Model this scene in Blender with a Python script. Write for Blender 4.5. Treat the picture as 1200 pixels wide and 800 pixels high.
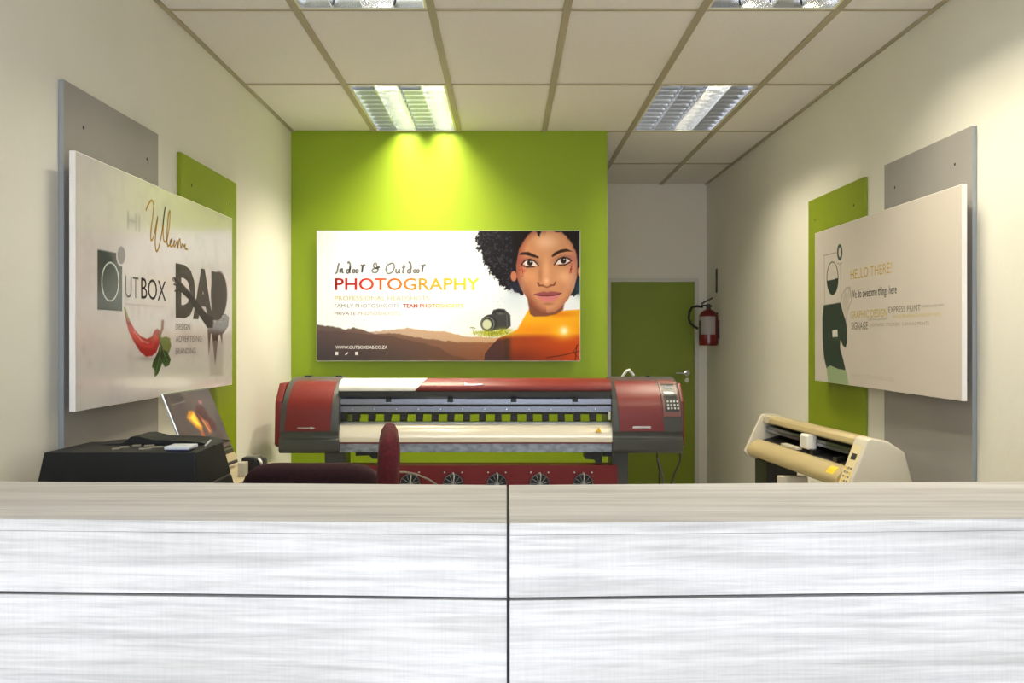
import bpy, bmesh, math, random
import numpy as np
from mathutils import Matrix, Vector

for o in list(bpy.data.objects): bpy.data.objects.remove(o)
scene = bpy.context.scene
COL = scene.collection
random.seed(4); RNG = np.random.default_rng(7)

# ------------------------------------------------------------------ camera
F = 1047.0; VX, VY = 593.0, 395.0; CH = 1.45
cd = bpy.data.cameras.new('camera'); cam = bpy.data.objects.new('camera', cd); COL.objects.link(cam)
cam.location = (0, 0, CH); cam.rotation_euler = (math.pi/2, 0, 0)
cd.sensor_width = 36; cd.lens = 36*F/1200; cd.shift_x = (600-VX)/1200; cd.shift_y = -(400-VY)/1200
cd.clip_start = 0.05
scene.camera = cam
# ------------------------------------------------------------------ world (overcast daylight reaching in through the shopfront)
SKY_STRENGTH = 9.4
LAMP_W = 9.5            # one lit tube
w = bpy.data.worlds.new('sky'); scene.world = w; w.use_nodes = True
nt = w.node_tree; nt.nodes.clear()
tc = nt.nodes.new('ShaderNodeTexCoord'); sp = nt.nodes.new('ShaderNodeSeparateXYZ')
rp = nt.nodes.new('ShaderNodeValToRGB'); bg = nt.nodes.new('ShaderNodeBackground'); wo = nt.nodes.new('ShaderNodeOutputWorld')
mr = nt.nodes.new('ShaderNodeMapRange'); mr.inputs[1].default_value = -0.4; mr.inputs[2].default_value = 0.8
nt.links.new(tc.outputs['Generated'], sp.inputs[0]); nt.links.new(sp.outputs[2], mr.inputs[0]); nt.links.new(mr.outputs[0], rp.inputs[0])
e = rp.color_ramp.elements
e[0].position = 0.25; e[0].color = (0.42, 0.42, 0.43, 1)
e[1].position = 0.40; e[1].color = (0.86, 0.92, 1.0, 1)
n_ = e.new(1.0); n_.color = (0.66, 0.79, 1.0, 1)
bg.inputs[1].default_value = SKY_STRENGTH
nt.links.new(rp.outputs[0], bg.inputs[0]); nt.links.new(bg.outputs[0], wo.inputs[0])
# ------------------------------------------------------------------ exposure
vs = scene.view_settings
vs.view_transform = 'Standard'; vs.look = 'None'; vs.gamma = 1; vs.use_curve_mapping = False
vs.exposure = 0.0

# ------------------------------------------------------------------ room numbers
XL, XR = -1.515, 1.905
H = 2.90
YG, YB, YF = 6.30, 8.48, -2.3      # green wall, far wall, shopfront
XG = 0.715                          # right end of the green wall
def P(px, py, Y): return Vector(((px-VX)*Y/F, Y, CH-(py-VY)*Y/F))

# ------------------------------------------------------------------ helpers
def lin(c):
    c = c/255.0
    return c/12.92 if c <= 0.04045 else ((c+0.055)/1.055)**2.4
def S(r, g, b): return (lin(r), lin(g), lin(b), 1)
def mat(name, col, rough=0.5, metal=0.0, spec=0.5, coat=0, emit=None, es=0, noise=None, bump=None, trans=0, ior=None):
    """noise=(scale xyz, amount, detail), bump=(scale, strength)"""
    m = bpy.data.materials.new(name); m.use_nodes = True
    t = m.node_tree; b = t.nodes['Principled BSDF']
    b.inputs['Base Color'].default_value = col
    b.inputs['Roughness'].default_value = rough; b.inputs['Metallic'].default_value = metal
    b.inputs['Specular IOR Level'].default_value = spec; b.inputs['Coat Weight'].default_value = coat
    b.inputs['Coat Roughness'].default_value = 0.08
    if trans: b.inputs['Transmission Weight'].default_value = trans
    if emit: b.inputs['Emission Color'].default_value = emit; b.inputs['Emission Strength'].default_value = es
    if noise or bump:
        co = t.nodes.new('ShaderNodeTexCoord')
    if noise:
        sc, amt, det = noise
        mp = t.nodes.new('ShaderNodeMapping'); mp.inputs['Scale'].default_value = sc
        nz = t.nodes.new('ShaderNodeTexNoise'); nz.inputs['Scale'].default_value = 1; nz.inputs['Detail'].default_value = det
        t.links.new(co.outputs['Object'], mp.inputs[0]); t.links.new(mp.outputs[0], nz.inputs[0])
        r = t.nodes.new('ShaderNodeValToRGB')
        r.color_ramp.elements[0].position = .3; r.color_ramp.elements[1].position = .7
        r.color_ramp.elements[0].color = tuple(max(0, c*(1-amt)) for c in col[:3])+(1,)
        r.color_ramp.elements[1].color = tuple(min(1, c*(1+amt)) for c in col[:3])+(1,)
        t.links.new(nz.outputs[0], r.inputs[0]); t.links.new(r.outputs[0], b.inputs['Base Color'])
    if bump:
        nz2 = t.nodes.new('ShaderNodeTexNoise'); nz2.inputs['Scale'].default_value = bump[0]; nz2.inputs['Detail'].default_value = 5
        bp = t.nodes.new('ShaderNodeBump'); bp.inputs['Strength'].default_value = bump[1]; bp.inputs['Distance'].default_value = 0.01
        t.links.new(co.outputs['Object'], nz2.inputs[0]); t.links.new(nz2.outputs[0], bp.inputs['Height']); t.links.new(bp.outputs[0], b.inputs['Normal'])
    return m

def wood_mat(name):
    m = bpy.data.materials.new(name); m.use_nodes = True
    t = m.node_tree; b = t.nodes['Principled BSDF']; L = t.links
    co = t.nodes.new('ShaderNodeTexCoord')
    def nz(scale, det, dist=0):
        mp = t.nodes.new('ShaderNodeMapping'); mp.inputs['Scale'].default_value = scale
        n = t.nodes.new('ShaderNodeTexNoise'); n.inputs['Scale'].default_value = 1; n.inputs['Detail'].default_value = det; n.inputs['Distortion'].default_value = dist
        n.inputs['Roughness'].default_value = .62
        L.new(co.outputs['Object'], mp.inputs[0]); L.new(mp.outputs[0], n.inputs[0]); return n
    a = nz((1.1, 30, 52), 8, .6); c = nz((5, 120, 150), 4); d = nz((260, 260, 9), 2); g = nz((.9, 4, 5), 2)
    def ramp(n, p0, p1, c0, c1):
        r = t.nodes.new('ShaderNodeValToRGB'); e = r.color_ramp.elements
        e[0].position = p0; e[1].position = p1; e[0].color = c0; e[1].color = c1; L.new(n.outputs[0], r.inputs[0]); return r
    ra = ramp(a, .34, .60, S(199, 197, 197), S(228, 227, 227))
    rc = ramp(c, .30, .55, S(232, 231, 232), (1, 1, 1, 1))
    rd = ramp(d, .35, .6, S(246, 246, 247), (1, 1, 1, 1))
    rg = ramp(g, .35, .65, S(232, 229, 226), (1, 1, 1, 1))
    prev = ra
    for q, f in ((rc, .8), (rd, .6), (rg, .9)):
        mx = t.nodes.new('ShaderNodeMix'); mx.data_type = 'RGBA'; mx.blend_type = 'MULTIPLY'; mx.inputs[0].default_value = f
        L.new(prev.outputs[0] if prev.bl_idname != 'ShaderNodeMix' else prev.outputs[2], mx.inputs[6]); L.new(q.outputs[0], mx.inputs[7]); prev = mx
    L.new(prev.outputs[2], b.inputs['Base Color'])
    b.inputs['Roughness'].default_value = .62; b.inputs['Specular IOR Level'].default_value = .3
    bp = t.nodes.new('ShaderNodeBump'); bp.inputs['Strength'].default_value = .12; bp.inputs['Distance'].default_value = .002
    L.new(c.outputs[0], bp.inputs['Height']); L.new(bp.outputs[0], b.inputs['Normal'])
    return m

def attr_mat(name, rough=.35, spec=.5, emit=0):
    m = bpy.data.materials.new(name); m.use_nodes = True
    t = m.node_tree; b = t.nodes['Principled BSDF']
    a = t.nodes.new('ShaderNodeAttribute'); a.attribute_name = 'Col'
    t.links.new(a.outputs[0], b.inputs['Base Color']); b.inputs['Roughness'].default_value = rough; b.inputs['Specular IOR Level'].default_value = spec
    if emit:
        t.links.new(a.outputs[0], b.inputs['Emission Color']); b.inputs['Emission Strength'].default_value = emit
    return m

M = {}
M['plaster'] = mat('plaster_paint', S(228, 226, 216), .75, noise=((1.3, 1.3, 1.3), .025, 4), bump=(26, .12))
M['plaster_back'] = mat('plaster_paint_back', S(238, 234, 224), .8, bump=(26, .1))
M['green_wall'] = mat('lime_green_paint', S(140, 166, 10), .55, noise=((1, 1, 1), .03, 3), bump=(60, .05))
M['green_board'] = mat('lime_board_paint', S(128, 146, 8), .5, noise=((3, 3, 3), .06, 4))
M['door_green'] = mat('door_olive_paint', S(132, 148, 30), .55, noise=((2, 2, 2), .04, 3))
M['grey_board'] = mat('grey_board_paint', S(150, 147, 145), .6, noise=((3, 3, 3), .05, 4))
M['board_edge_daylit'] = mat('board_edge_daylit', S(146, 153, 158), .5)  # grey board edge, with the bluish daylight it reflects put into the colour
M['white_board'] = mat('white_board', S(236, 233, 232), .35)
M['tile'] = mat('ceiling_tile_vinyl', S(234, 231, 228), .8, noise=((60, 60, 60), .02, 3), bump=(220, .05))
M['tee'] = mat('ceiling_grid_metal', S(170, 162, 138), .6)
M['trim'] = mat('white_trim', S(215, 215, 205), .5)
M['floor'] = mat('floor_vinyl', S(170, 166, 160), .4, noise=((3, 3, 3), .08, 5))
M['wood'] = wood_mat('white_washed_laminate')
M['gap'] = mat('dark_carcass', S(30, 26, 34), .7)
M['alu'] = mat('polished_aluminium', (.74, .76, .80, 1), .16, 1)
M['alu_blade'] = mat('louver_aluminium', (.66, .68, .72, 1), .25, 1)
M['alu_frame'] = mat('lamp_frame', S(225, 222, 200), .4)
M['tube_on'] = mat('tube_lit', (1, .95, .8, 1), .4, emit=(1, .93, .74, 1), es=60)
M['tube_off'] = mat('tube_unlit', S(215, 215, 215), .3)
M['printer_grey'] = mat('printer_grey_plastic', S(68, 70, 68), .42, noise=((4, 4, 4), .05, 3))
M['printer_dark'] = mat('printer_dark_plastic', S(40, 42, 44), .4)
M['printer_red'] = mat('printer_red_plastic', S(112, 20, 17), .42)
M['beam_red'] = mat('beam_red_paint', S(108, 14, 22), .45)
M['printer_white'] = mat('printer_white_plastic', S(238, 236, 230), .35)
M['platen'] = mat('platen_enamel', S(248, 241, 222), .25, metal=.1, coat=.3)
M['galv'] = mat('galvanised_steel', S(150, 158, 168), .38, .7, noise=((22, 22, 40), .35, 5))
M['rail'] = mat('rail_aluminium', S(150, 154, 166), .25, .9)
M['window_dark'] = mat('smoked_window', S(44, 50, 60), .12, coat=.4)
M['black'] = mat('black_rubber', S(16, 17, 17), .5)
M['black_gloss'] = mat('black_plastic', S(27, 28, 29), .32)
M['machine'] = mat('machine_charcoal', S(27, 29, 30), .55, spec=.25, noise=((8, 8, 8), .06, 3))
M['silver'] = mat('silver_badge', S(225, 225, 225), .25, .6)
M['chrome'] = mat('chrome', (.8, .8, .82, 1), .15, 1)
M['key'] = mat('keypad_keys', S(225, 225, 220), .4)
M['lcd'] = mat('keypad_display', S(58, 62, 60), .2)
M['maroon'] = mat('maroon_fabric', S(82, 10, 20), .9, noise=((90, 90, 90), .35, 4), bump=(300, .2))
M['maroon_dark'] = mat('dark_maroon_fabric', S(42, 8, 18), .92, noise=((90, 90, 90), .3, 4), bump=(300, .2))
M['chair_black'] = mat('chair_black_plastic', S(22, 20, 22), .5)
M['desk'] = mat('desk_beige_laminate', S(196, 182, 150), .5, noise=((3, 40, 3), .06, 4))
M['desk_leg'] = mat('desk_leg_metal', S(90, 90, 90), .5, .5)
M['cutter_white'] = mat('cutter_cream_plastic', S(206, 200, 184), .4)
M['cutter_beige'] = mat('cutter_beige_enamel', S(180, 163, 120), .42)
M['sticker_yellow'] = mat('yellow_sticker', S(240, 196, 40), .5)
M['ext_red'] = mat('extinguisher_red', S(104, 8, 14), .3, coat=.2)
M['ext_label'] = mat('extinguisher_label', S(158, 150, 148), .5)
M['cable'] = mat('cable_grey', S(60, 62, 50), .5)
M['cable_light'] = mat('cable_light', S(128, 118, 108), .5)
M['phone'] = mat('white_phone_case', S(215, 222, 232), .3)
M['phone_edge'] = mat('phone_dark', S(40, 44, 80), .4)
M['paper'] = mat('paper_scraps', S(130, 125, 110), .7)

MATS = {}
class MB:
    def __init__(s): s.v = []; s.f = []
    def add(s, vs_, fs):
        n = len(s.v); s.v += [tuple(v) for v in vs_]; s.f += [tuple(i+n for i in q) for q in fs]; return s
    def box(s, x0, x1, y0, y1, z0, z1):
        return s.add([(x0,y0,z0),(x1,y0,z0),(x1,y1,z0),(x0,y1,z0),(x0,y0,z1),(x1,y0,z1),(x1,y1,z1),(x0,y1,z1)],
                     [(0,3,2,1),(4,5,6,7),(0,1,5,4),(1,2,6,5),(2,3,7,6),(3,0,4,7)])
    def hexa(s, p):   # 8 points in box order
        return s.add(p, [(0,3,2,1),(4,5,6,7),(0,1,5,4),(1,2,6,5),(2,3,7,6),(3,0,4,7)])
    def prism(s, pts, fn, a, b):
        """pts 2D outline, fn(u,v,t)->xyz, extruded t=a..b"""
        n = len(pts)
        vs_ = [fn(u, v, a) for u, v in pts]+[fn(u, v, b) for u, v in pts]
        fs = [tuple(range(n))[::-1], tuple(range(n, 2*n))]+[(i, (i+1) % n, n+(i+1) % n, n+i) for i in range(n)]
        return s.add(vs_, fs)
    def tube(s, path, r, n=10, caps=True):
        path = [Vector(p) for p in path]; rs = r if isinstance(r, (list, tuple)) else [r]*len(path)
        vs_ = []; up = None
        for i, p in enumerate(path):
            d = (path[min(i+1, len(path)-1)]-path[max(i-1, 0)]).normalized()
            if up is None:
                up = Vector((0, 0, 1)) if abs(d.z) < .9 else Vector((1, 0, 0))
            a = d.cross(up).normalized(); b = a.cross(d).normalized(); up = b
            for k in range(n):
                t = 2*math.pi*k/n; vs_.append(p+a*math.cos(t)*rs[i]+b*math.sin(t)*rs[i])
        fs = [(i*n+k, i*n+(k+1) % n, (i+1)*n+(k+1) % n, (i+1)*n+k) for i in range(len(path)-1) for k in range(n)]
        if caps: fs += [tuple(range(n))[::-1], tuple(range((len(path)-1)*n, len(path)*n))]
        return s.add(vs_, fs)
    def lathe(s, prof, c, n=28, axis='z'):
        vs_ = []
        for r, h in prof:
            for k in range(n):
                t = 2*math.pi*k/n; a, b = r*math.cos(t), r*math.sin(t)
                q = {'z': (a, b, h), 'y': (a, h, b), 'x': (h, a, b)}[axis]
                vs_.append((c[0]+q[0], c[1]+q[1], c[2]+q[2]))
        fs = [(i*n+k, i*n+(k+1) % n, (i+1)*n+(k+1) % n, (i+1)*n+k) for i in range(len(prof)-1) for k in range(n)]
        fs += [tuple(range(n))[::-1], tuple(range((len(prof)-1)*n, len(prof)*n))]
        return s.add(vs_, fs)
    def build(s, name, m, parent=None, smooth=False, bevel=0, seg=2, local=False):
        me = bpy.data.meshes.new(name); me.from_pydata(s.v, [], s.f)
        bm = bmesh.new(); bm.from_mesh(me)
        bmesh.ops.recalc_face_normals(bm, faces=bm.faces)
        if bevel:
            es = [e for e in bm.edges if len(e.link_faces) == 2 and e.calc_face_angle(0) > .6]
            bmesh.ops.bevel(bm, geom=es, offset=bevel, segments=seg, affect='EDGES', profile=.6, clamp_overlap=True)
        bm.to_mesh(me); bm.free()
        me.materials.append(M[m])
        if smooth:
            for p in me.polygons: p.use_smooth = True
            me.set_sharp_from_angle(angle=.7)
        o = bpy.data.objects.new(name, me); COL.objects.link(o)
        if parent is not None:
            o.parent = parent
            if not local: me.transform(MATS[parent.name].inverted()); 
            MATS[o.name] = MATS[parent.name]
        else: MATS[o.name] = Matrix.Identity(4)
        return o

def thing(name, label, cat, loc=(0, 0, 0), rz=0, group=None):
    o = bpy.data.objects.new(name, None); COL.objects.link(o)
    o.empty_display_size = .1
    o.location = loc; o.rotation_euler = (0, 0, rz); o['label'] = label; o['category'] = cat
    if group: o['group'] = group
    MATS[o.name] = Matrix.Translation(loc) @ Matrix.Rotation(rz, 4, 'Z')
    return o
def struct(name, loc=None):
    o = bpy.data.objects.new(name, None); COL.objects.link(o); o['kind'] = 'structure'
    MATS[o.name] = Matrix.Identity(4); return o
def sbox(name, m, *b, bevel=0):
    o = MB().box(*b).build(name, m, bevel=bevel); o['kind'] = 'structure'; return o
def copy_tree(o, parent=None):
    c = o.copy(); COL.objects.link(c); c.parent = parent
    for ch in list(o.children): copy_tree(ch, c)
    return c
def share(src, parent, M4, name=None):
    c = src.copy(); COL.objects.link(c); c.parent = parent; c.matrix_local = M4; return c

# ------------------------------------------------------------------ text and print
def text_mesh(string, bold=0.0, res=3):
    cu = bpy.data.curves.new('lettering', 'FONT'); cu.body = string; cu.resolution_u = res; cu.offset = bold
    o = bpy.data.objects.new('tmp', cu); COL.objects.link(o)
    dg = bpy.context.evaluated_depsgraph_get()
    me = bpy.data.meshes.new_from_object(o.evaluated_get(dg))
    bpy.data.objects.remove(o); 
    v = np.array([x.co[:] for x in me.vertices])
    f = [tuple(p.vertices) for p in me.polygons]; bpy.data.meshes.remove(me)
    v[:, 0] -= v[:, 0].min(); v[:, 0] /= max(v[:, 0].max(), 1e-6)
    return v, f
def color_grid(name, me_v, me_f, cols, m, parent, smooth=False):
    me = bpy.data.meshes.new(name)
    v = np.asarray(me_v, dtype=np.float32)
    Mi = np.array(MATS[parent.name].inverted()); v = v @ Mi[:3, :3].T + Mi[:3, 3]
    me.from_pydata(v.tolist(), [], me_f)
    a = me.color_attributes.new('Col', 'FLOAT_COLOR', 'POINT')
    c = np.ones((len(v), 4), dtype=np.float32); c[:, :3] = cols
    a.data.foreach_set('color', c.ravel()); me.materials.append(M[m])
    o = bpy.data.objects.new(name, me); COL.objects.link(o); o.parent = parent
    MATS[o.name] = MATS[parent.name]
    return o
def lin_np(c):
    c = np.clip(np.asarray(c, dtype=float)/255.0, 0, 1)
    return np.where(c <= 0.04045, c/12.92, ((c+0.055)/1.055)**2.4)
M['print'] = attr_mat('printed_film', .32, .45)
M['print_gloss'] = attr_mat('glossy_printed_film', .13, .5)
M['print_matt'] = attr_mat('matt_printed_film', .55, .12)
M['ink'] = attr_mat('printed_ink', .5, .15)

class Face:
    """flat print on a board face.  to_px(a,z)->photo pixel position of the art;  pos(a,z,lift)->world"""
    def __init__(s, kind, c): s.kind = kind; s.c = c
    def pos(s, a, z, lift=0.0):
        a = np.asarray(a, float); z = np.asarray(z, float); k = np.full(a.shape, s.c)
        if s.kind == 'back': return np.stack([a, k-lift, z], -1)
        if s.kind == 'left': return np.stack([k+lift, a, z], -1)
        return np.stack([k-lift, a, z], -1)
    def px(s, a, z):
        p = s.pos(a, z); return VX+p[..., 0]*F/p[..., 1], VY-(p[..., 2]-CH)*F/p[..., 1]
    def inv(s, px, py):
        if s.kind == 'back': Y = s.c; return (px-VX)*Y/F, CH-(py-VY)*Y/F
        Y = s.c*F/(px-VX); return Y, CH-(py-VY)*Y/F
    def grid(s, a0, a1, z0, z1, na, nz):
        A, Z = np.meshgrid(np.linspace(a0, a1, na), np.linspace(z0, z1, nz))
        idx = np.arange(na*nz).reshape(nz, na)
        f = np.stack([idx[:-1, :-1], idx[:-1, 1:], idx[1:, 1:], idx[1:, :-1]], -1).reshape(-1, 4)
        if s.kind == 'left': f = f[:, ::-1]*1
        if s.kind == 'left': f = f[:, ::-1]
        return A.ravel(), Z.ravel(), f.tolist()
    def text(s, string, x0, yt, x1, yb, col, parent, bold=0., col2=None, name='lettering', lift=.0012, flipcheck=True, curve=None):
        """x0,yt,yb: left end (pixel); x1 right end. cap height from left end"""
        a0, zt = s.inv(x0, yt); _, zb = s.inv(x0, yb); a1, _ = s.inv(x1, yt)
        v, f = text_mesh(string, bold)
        caph = .70
        t = v[:, 0]; zz = zb+(v[:, 1]/caph)*(zt-zb)
        p = s.pos(a0+t*(a1-a0), zz, lift)
        c = np.array(lin_np(col))[None, :].repeat(len(v), 0)
        if col2 is not None:
            stops = [col]+(col2 if isinstance(col2, list) else [col2]); st = np.array([lin_np(q) for q in stops])
            xs = np.linspace(0, 1, len(stops)); c = np.stack([np.interp(t, xs, st[:, i]) for i in range(3)], -1)
        if s.kind == 'left' or s.kind == 'back' or s.kind == 'right': pass
        return color_grid(name, p, f, c, 'ink', parent)
    def strokes(s, paths, wid, col, parent, name='script_letter', lift=.0012):
        for path in paths:
            vs_ = []; fs = []
            pts = np.array(path, float)
            # smooth (catmull-rom)
            q = []
            P_ = np.vstack([2*pts[0]-pts[1], pts, 2*pts[-1]-pts[-2]])
            for i in range(1, len(P_)-2):
                for t in np.linspace(0, 1, 5, endpoint=False):
                    a, b, c, d = P_[i-1], P_[i], P_[i+1], P_[i+2]
                    q.append(.5*((2*b)+(-a+c)*t+(2*a-5*b+4*c-d)*t*t+(-a+3*b-3*c+d)*t**3))
            q.append(pts[-1]); q = np.array(q)
            W = []
            for x, y in q:
                a, z = s.inv(x, y); W.append((a, z))
            W = np.array(W); d = np.gradient(W, axis=0); d /= np.maximum(np.linalg.norm(d, axis=1, keepdims=True), 1e-9)
            nrm = np.stack([-d[:, 1], d[:, 0]], -1)*wid/2
            L_ = W+nrm; R_ = W-nrm; n = len(vs_)
            for l, r in zip(L_, R_): vs_ += [l, r]
            fs += [(n+2*i, n+2*i+1, n+2*i+3, n+2*i+2) for i in range(len(W)-1)]
            vs_ = np.array(vs_); p = s.pos(vs_[:, 0], vs_[:, 1], lift)
            color_grid(name, p, fs, lin_np(col)[None, :].repeat(len(vs_), 0), 'ink', parent)

class Paint:
    """paints display colours at sample positions given in picture units"""
    def __init__(s, X, Y, base): s.X = X; s.Y = Y; s.c = np.tile(np.array(base, float), (len(X), 1))
    def mix(s, a, col):
        a = np.clip(a, 0, 1)[:, None]; s.c = s.c*(1-a)+np.asarray(col, float)*a
    def ell(s, cx, cy, rx, ry, col, soft=.6, al=1, rot=0):
        dx, dy = s.X-cx, s.Y-cy; c_, s_ = math.cos(rot), math.sin(rot); u = dx*c_+dy*s_; v = -dx*s_+dy*c_
        d = (np.sqrt((u/rx)**2+(v/ry)**2)-1)*min(rx, ry)
        s.mix(al*np.clip(.5-d/soft, 0, 1), col)
    def glow(s, cx, cy, rx, ry, col, al=1, rot=0):
        dx, dy = s.X-cx, s.Y-cy; c_, s_ = math.cos(rot), math.sin(rot); u = dx*c_+dy*s_; v = -dx*s_+dy*c_
        s.mix(al*np.exp(-((u/rx)**2+(v/ry)**2)), col)
    def sd(s, pts):
        X, Y = s.X, s.Y; d = np.full(X.shape, 1e9); ins = np.zeros(X.shape, bool); n = len(pts)
        for i in range(n):
            ax, ay = pts[i]; bx, by = pts[(i+1) % n]
            ex, ey = bx-ax, by-ay; L2 = ex*ex+ey*ey+1e-12
            t = np.clip(((X-ax)*ex+(Y-ay)*ey)/L2, 0, 1)
            d = np.minimum(d, np.hypot(X-ax-t*ex, Y-ay-t*ey))
            c = ((ay > Y) != (by > Y)) & (X < (bx-ax)*(Y-ay)/((by-ay) or 1e-12)+ax); ins ^= c
        return np.where(ins, -d, d)
    def poly(s, pts, col, soft=.7, al=1, jit=None):
        d = s.sd(pts)
        if jit is not None: d = d+jit
        s.mix(al*np.clip(.5-d/soft, 0, 1), col)
    def line(s, pts, wd, col, soft=.6, al=1):
        X, Y = s.X, s.Y; d = np.full(X.shape, 1e9)
        for (ax, ay), (bx, by) in zip(pts[:-1], pts[1:]):
            ex, ey = bx-ax, by-ay; L2 = ex*ex+ey*ey+1e-12
            t = np.clip(((X-ax)*ex+(Y-ay)*ey)/L2, 0, 1); d = np.minimum(d, np.hypot(X-ax-t*ex, Y-ay-t*ey))
        s.mix(al*np.clip(.5-(d-wd/2)/soft, 0, 1), col)
def vnoise(X, Y, sc, seed=0):
    r = np.random.default_rng(seed); T = r.random((64, 64))
    x = X/sc; y = Y/sc; i = np.floor(x).astype(int); j = np.floor(y).astype(int); fx = x-i; fy = y-j
    fx = fx*fx*(3-2*fx); fy = fy*fy*(3-2*fy)
    g = lambda a, b: T[a % 64, b % 64]
    return (g(i, j)*(1-fx)+g(i+1, j)*fx)*(1-fy)+(g(i, j+1)*(1-fx)+g(i+1, j+1)*fx)*fy-.5

# =================================================================== STRUCTURE
sbox('floor', 'floor', XL-.15, XR+.15, YF-.1, YB+.15, -.08, 0)
sbox('wall_left', 'plaster', XL-.12, XL, YF-.1, YG+.02, 0, H+.12)
sbox('wall_right', 'plaster', XR, XR+.12, YF-.1, YB+.12, 0, H+.12)
sbox('wall_back', 'green_wall', XL-.12, XG, YG, YG+.12, 0, H+.12)
sbox('wall_partition', 'plaster_back', XG-.12, XG, YG+.12, YB, 0, H+.12)
# far wall around the door (opening)
DX0, DX1, DZ = .995, 1.792, 1.975
mb = MB().box(XG-.12, DX0-.03, YB, YB+.12, 0, H+.12).box(DX1+.03, XR, YB, YB+.12, 0, H+.12).box(DX0-.03, DX1+.03, YB, YB+.12, DZ+.03, H+.12)
o = mb.build('wall_far', 'plaster_back'); o['kind'] = 'structure'
# shopfront wall behind the camera: big glazed opening
mb = MB().box(XL-.12, XR+.12, YF-.12, YF, 2.55, H+.12).box(XL-.12, XL+.1, YF-.12, YF, 0, 2.55).box(XR-.1, XR+.12, YF-.12, YF, 0, 2.55)
o = mb.build('wall_front', 'plaster'); o['kind'] = 'structure'
win = struct('window_1')
mb = MB()
for x in (XL+.1, -.55, .55, XR-.15): mb.box(x, x+.05, YF-.09, YF-.04, .0, 2.55)
mb.box(XL+.1, XR-.1, YF-.09, YF-.04, 2.5, 2.55).box(XL+.1, XR-.1, YF-.09, YF-.04, 0, .08)
mb.build('window_frame', 'trim', win)
ld = bpy.data.lights.new('daylight_portal', 'AREA'); ld.shape = 'RECTANGLE'; ld.size = XR-XL-.2; ld.size_y = 2.5
lo = bpy.data.objects.new('daylight_portal', ld); COL.objects.link(lo); lo.location = ((XL+XR)/2, YF-.13, 1.28); lo.rotation_euler = (math.pi/2, 0, 0)
lo.rotation_euler = (-math.pi/2, 0, math.pi) if False else (math.pi/2, 0, 0)
lo.rotation_euler = Vector((0, 1, 0)).to_track_quat('-Z', 'Z').to_euler()
ld.cycles.is_portal = True

# door
dr = struct('door_1')
MB().box(DX0, DX1, YB+.03, YB+.07, .01, DZ).build('door_leaf', 'door_green', dr)
mb = MB().box(DX0-.035, DX0, YB-.012, YB+.1, 0, DZ+.035).box(DX1, DX1+.035, YB-.012, YB+.1, 0, DZ+.035).box(DX0, DX1, YB-.012, YB+.1, DZ, DZ+.035)
mb.build('door_frame', 'trim', dr)
hp = P(805, 437, YB+.03)
h = MB().lathe([(.028, -.004), (.028, -.012), (.011, -.014), (.011, -.045), (.0, -.046)], (hp.x, hp.y, hp.z), 20, 'y')
h.tube([(hp.x, hp.y-.042, hp.z), (hp.x-.03, hp.y-.046, hp.z), (hp.x-.11, hp.y-.04, hp.z+.002)], .009, 10)
h.build('door_handle', 'chrome', dr, smooth=True)
MB().lathe([(.022, -.001), (.022, -.007), (.0, -.008)], (hp.x, hp.y, hp.z-.07), 20, 'y').build('keyhole_plate', 'chrome', dr, smooth=True)

# =================================================================== CEILING
cl = struct('ceiling')
MB().box(XL-.12, XR+.12, YF-.1, YB+.12, H+.13, H+.17).build('ceiling_slab', 'trim', cl)
GX = [XL, -.93, -.33, .27, .87, 1.47, XR]
PITCH = 1.17
GY = [YF]+[5.13+PITCH*k for k in range(-6, 3)]+[YB]      # -1.89 ... 7.47
GY = [y for y in GY if y == YF or y > YF+.2]
FIX = [(1, 5.13), (4, 5.13), (1, 5.13-2*PITCH), (4, 5.13-2*PITCH), (1, 5.13-4*PITCH), (4, 5.13-4*PITCH)]
def isfix(i, y): return any(i == a and abs(y-b) < .01 for a, b in FIX)
TH = .0075; TW = .017
for i in range(6):
    for j in range(len(GY)-1):
        x0, x1, y0, y1 = GX[i], GX[i+1], GY[j], GY[j+1]
        if isfix(i, y0): continue
        if y0 >= YG-.01 and x1 <= XG+.01: continue
        if y0 >= YG-.01 and x0 < XG: x0 = XG
        dz = random.uniform(-.001, .001)
        MB().box(x0+TW*.6, x1-TW*.6, y0+TH, y1-TH, H+.004+dz, H+.018+dz).build('ceiling_tile', 'tile', cl)
for x in GX[1:-1]:
    y1 = YG if x < XG else YB
    MB().box(x-TW, x+TW, YF, y1, H-.004, H+.006).build('grid_rail', 'tee', cl)
for y in GY[1:-1]:
    for i in range(6):
        x0, x1 = GX[i]+TW, GX[i+1]-TW
        if y >= YG-.01 and GX[i+1] <= XG: continue
        if y >= YG-.01 and x0 < XG: x0 = XG
        MB().box(x0 if i else XL, x1 if i < 5 else XR, y-TH, y+TH, H-.003, H+.006).build('cross_rail', 'tee', cl)
MB().box(XL, XL+.022, YF, YG, H-.004, H+.012).build('edge_rail', 'tee', cl)
MB().box(XR-.022, XR, YF, YB, H-.004, H+.012).build('edge_rail', 'tee', cl)

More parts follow.
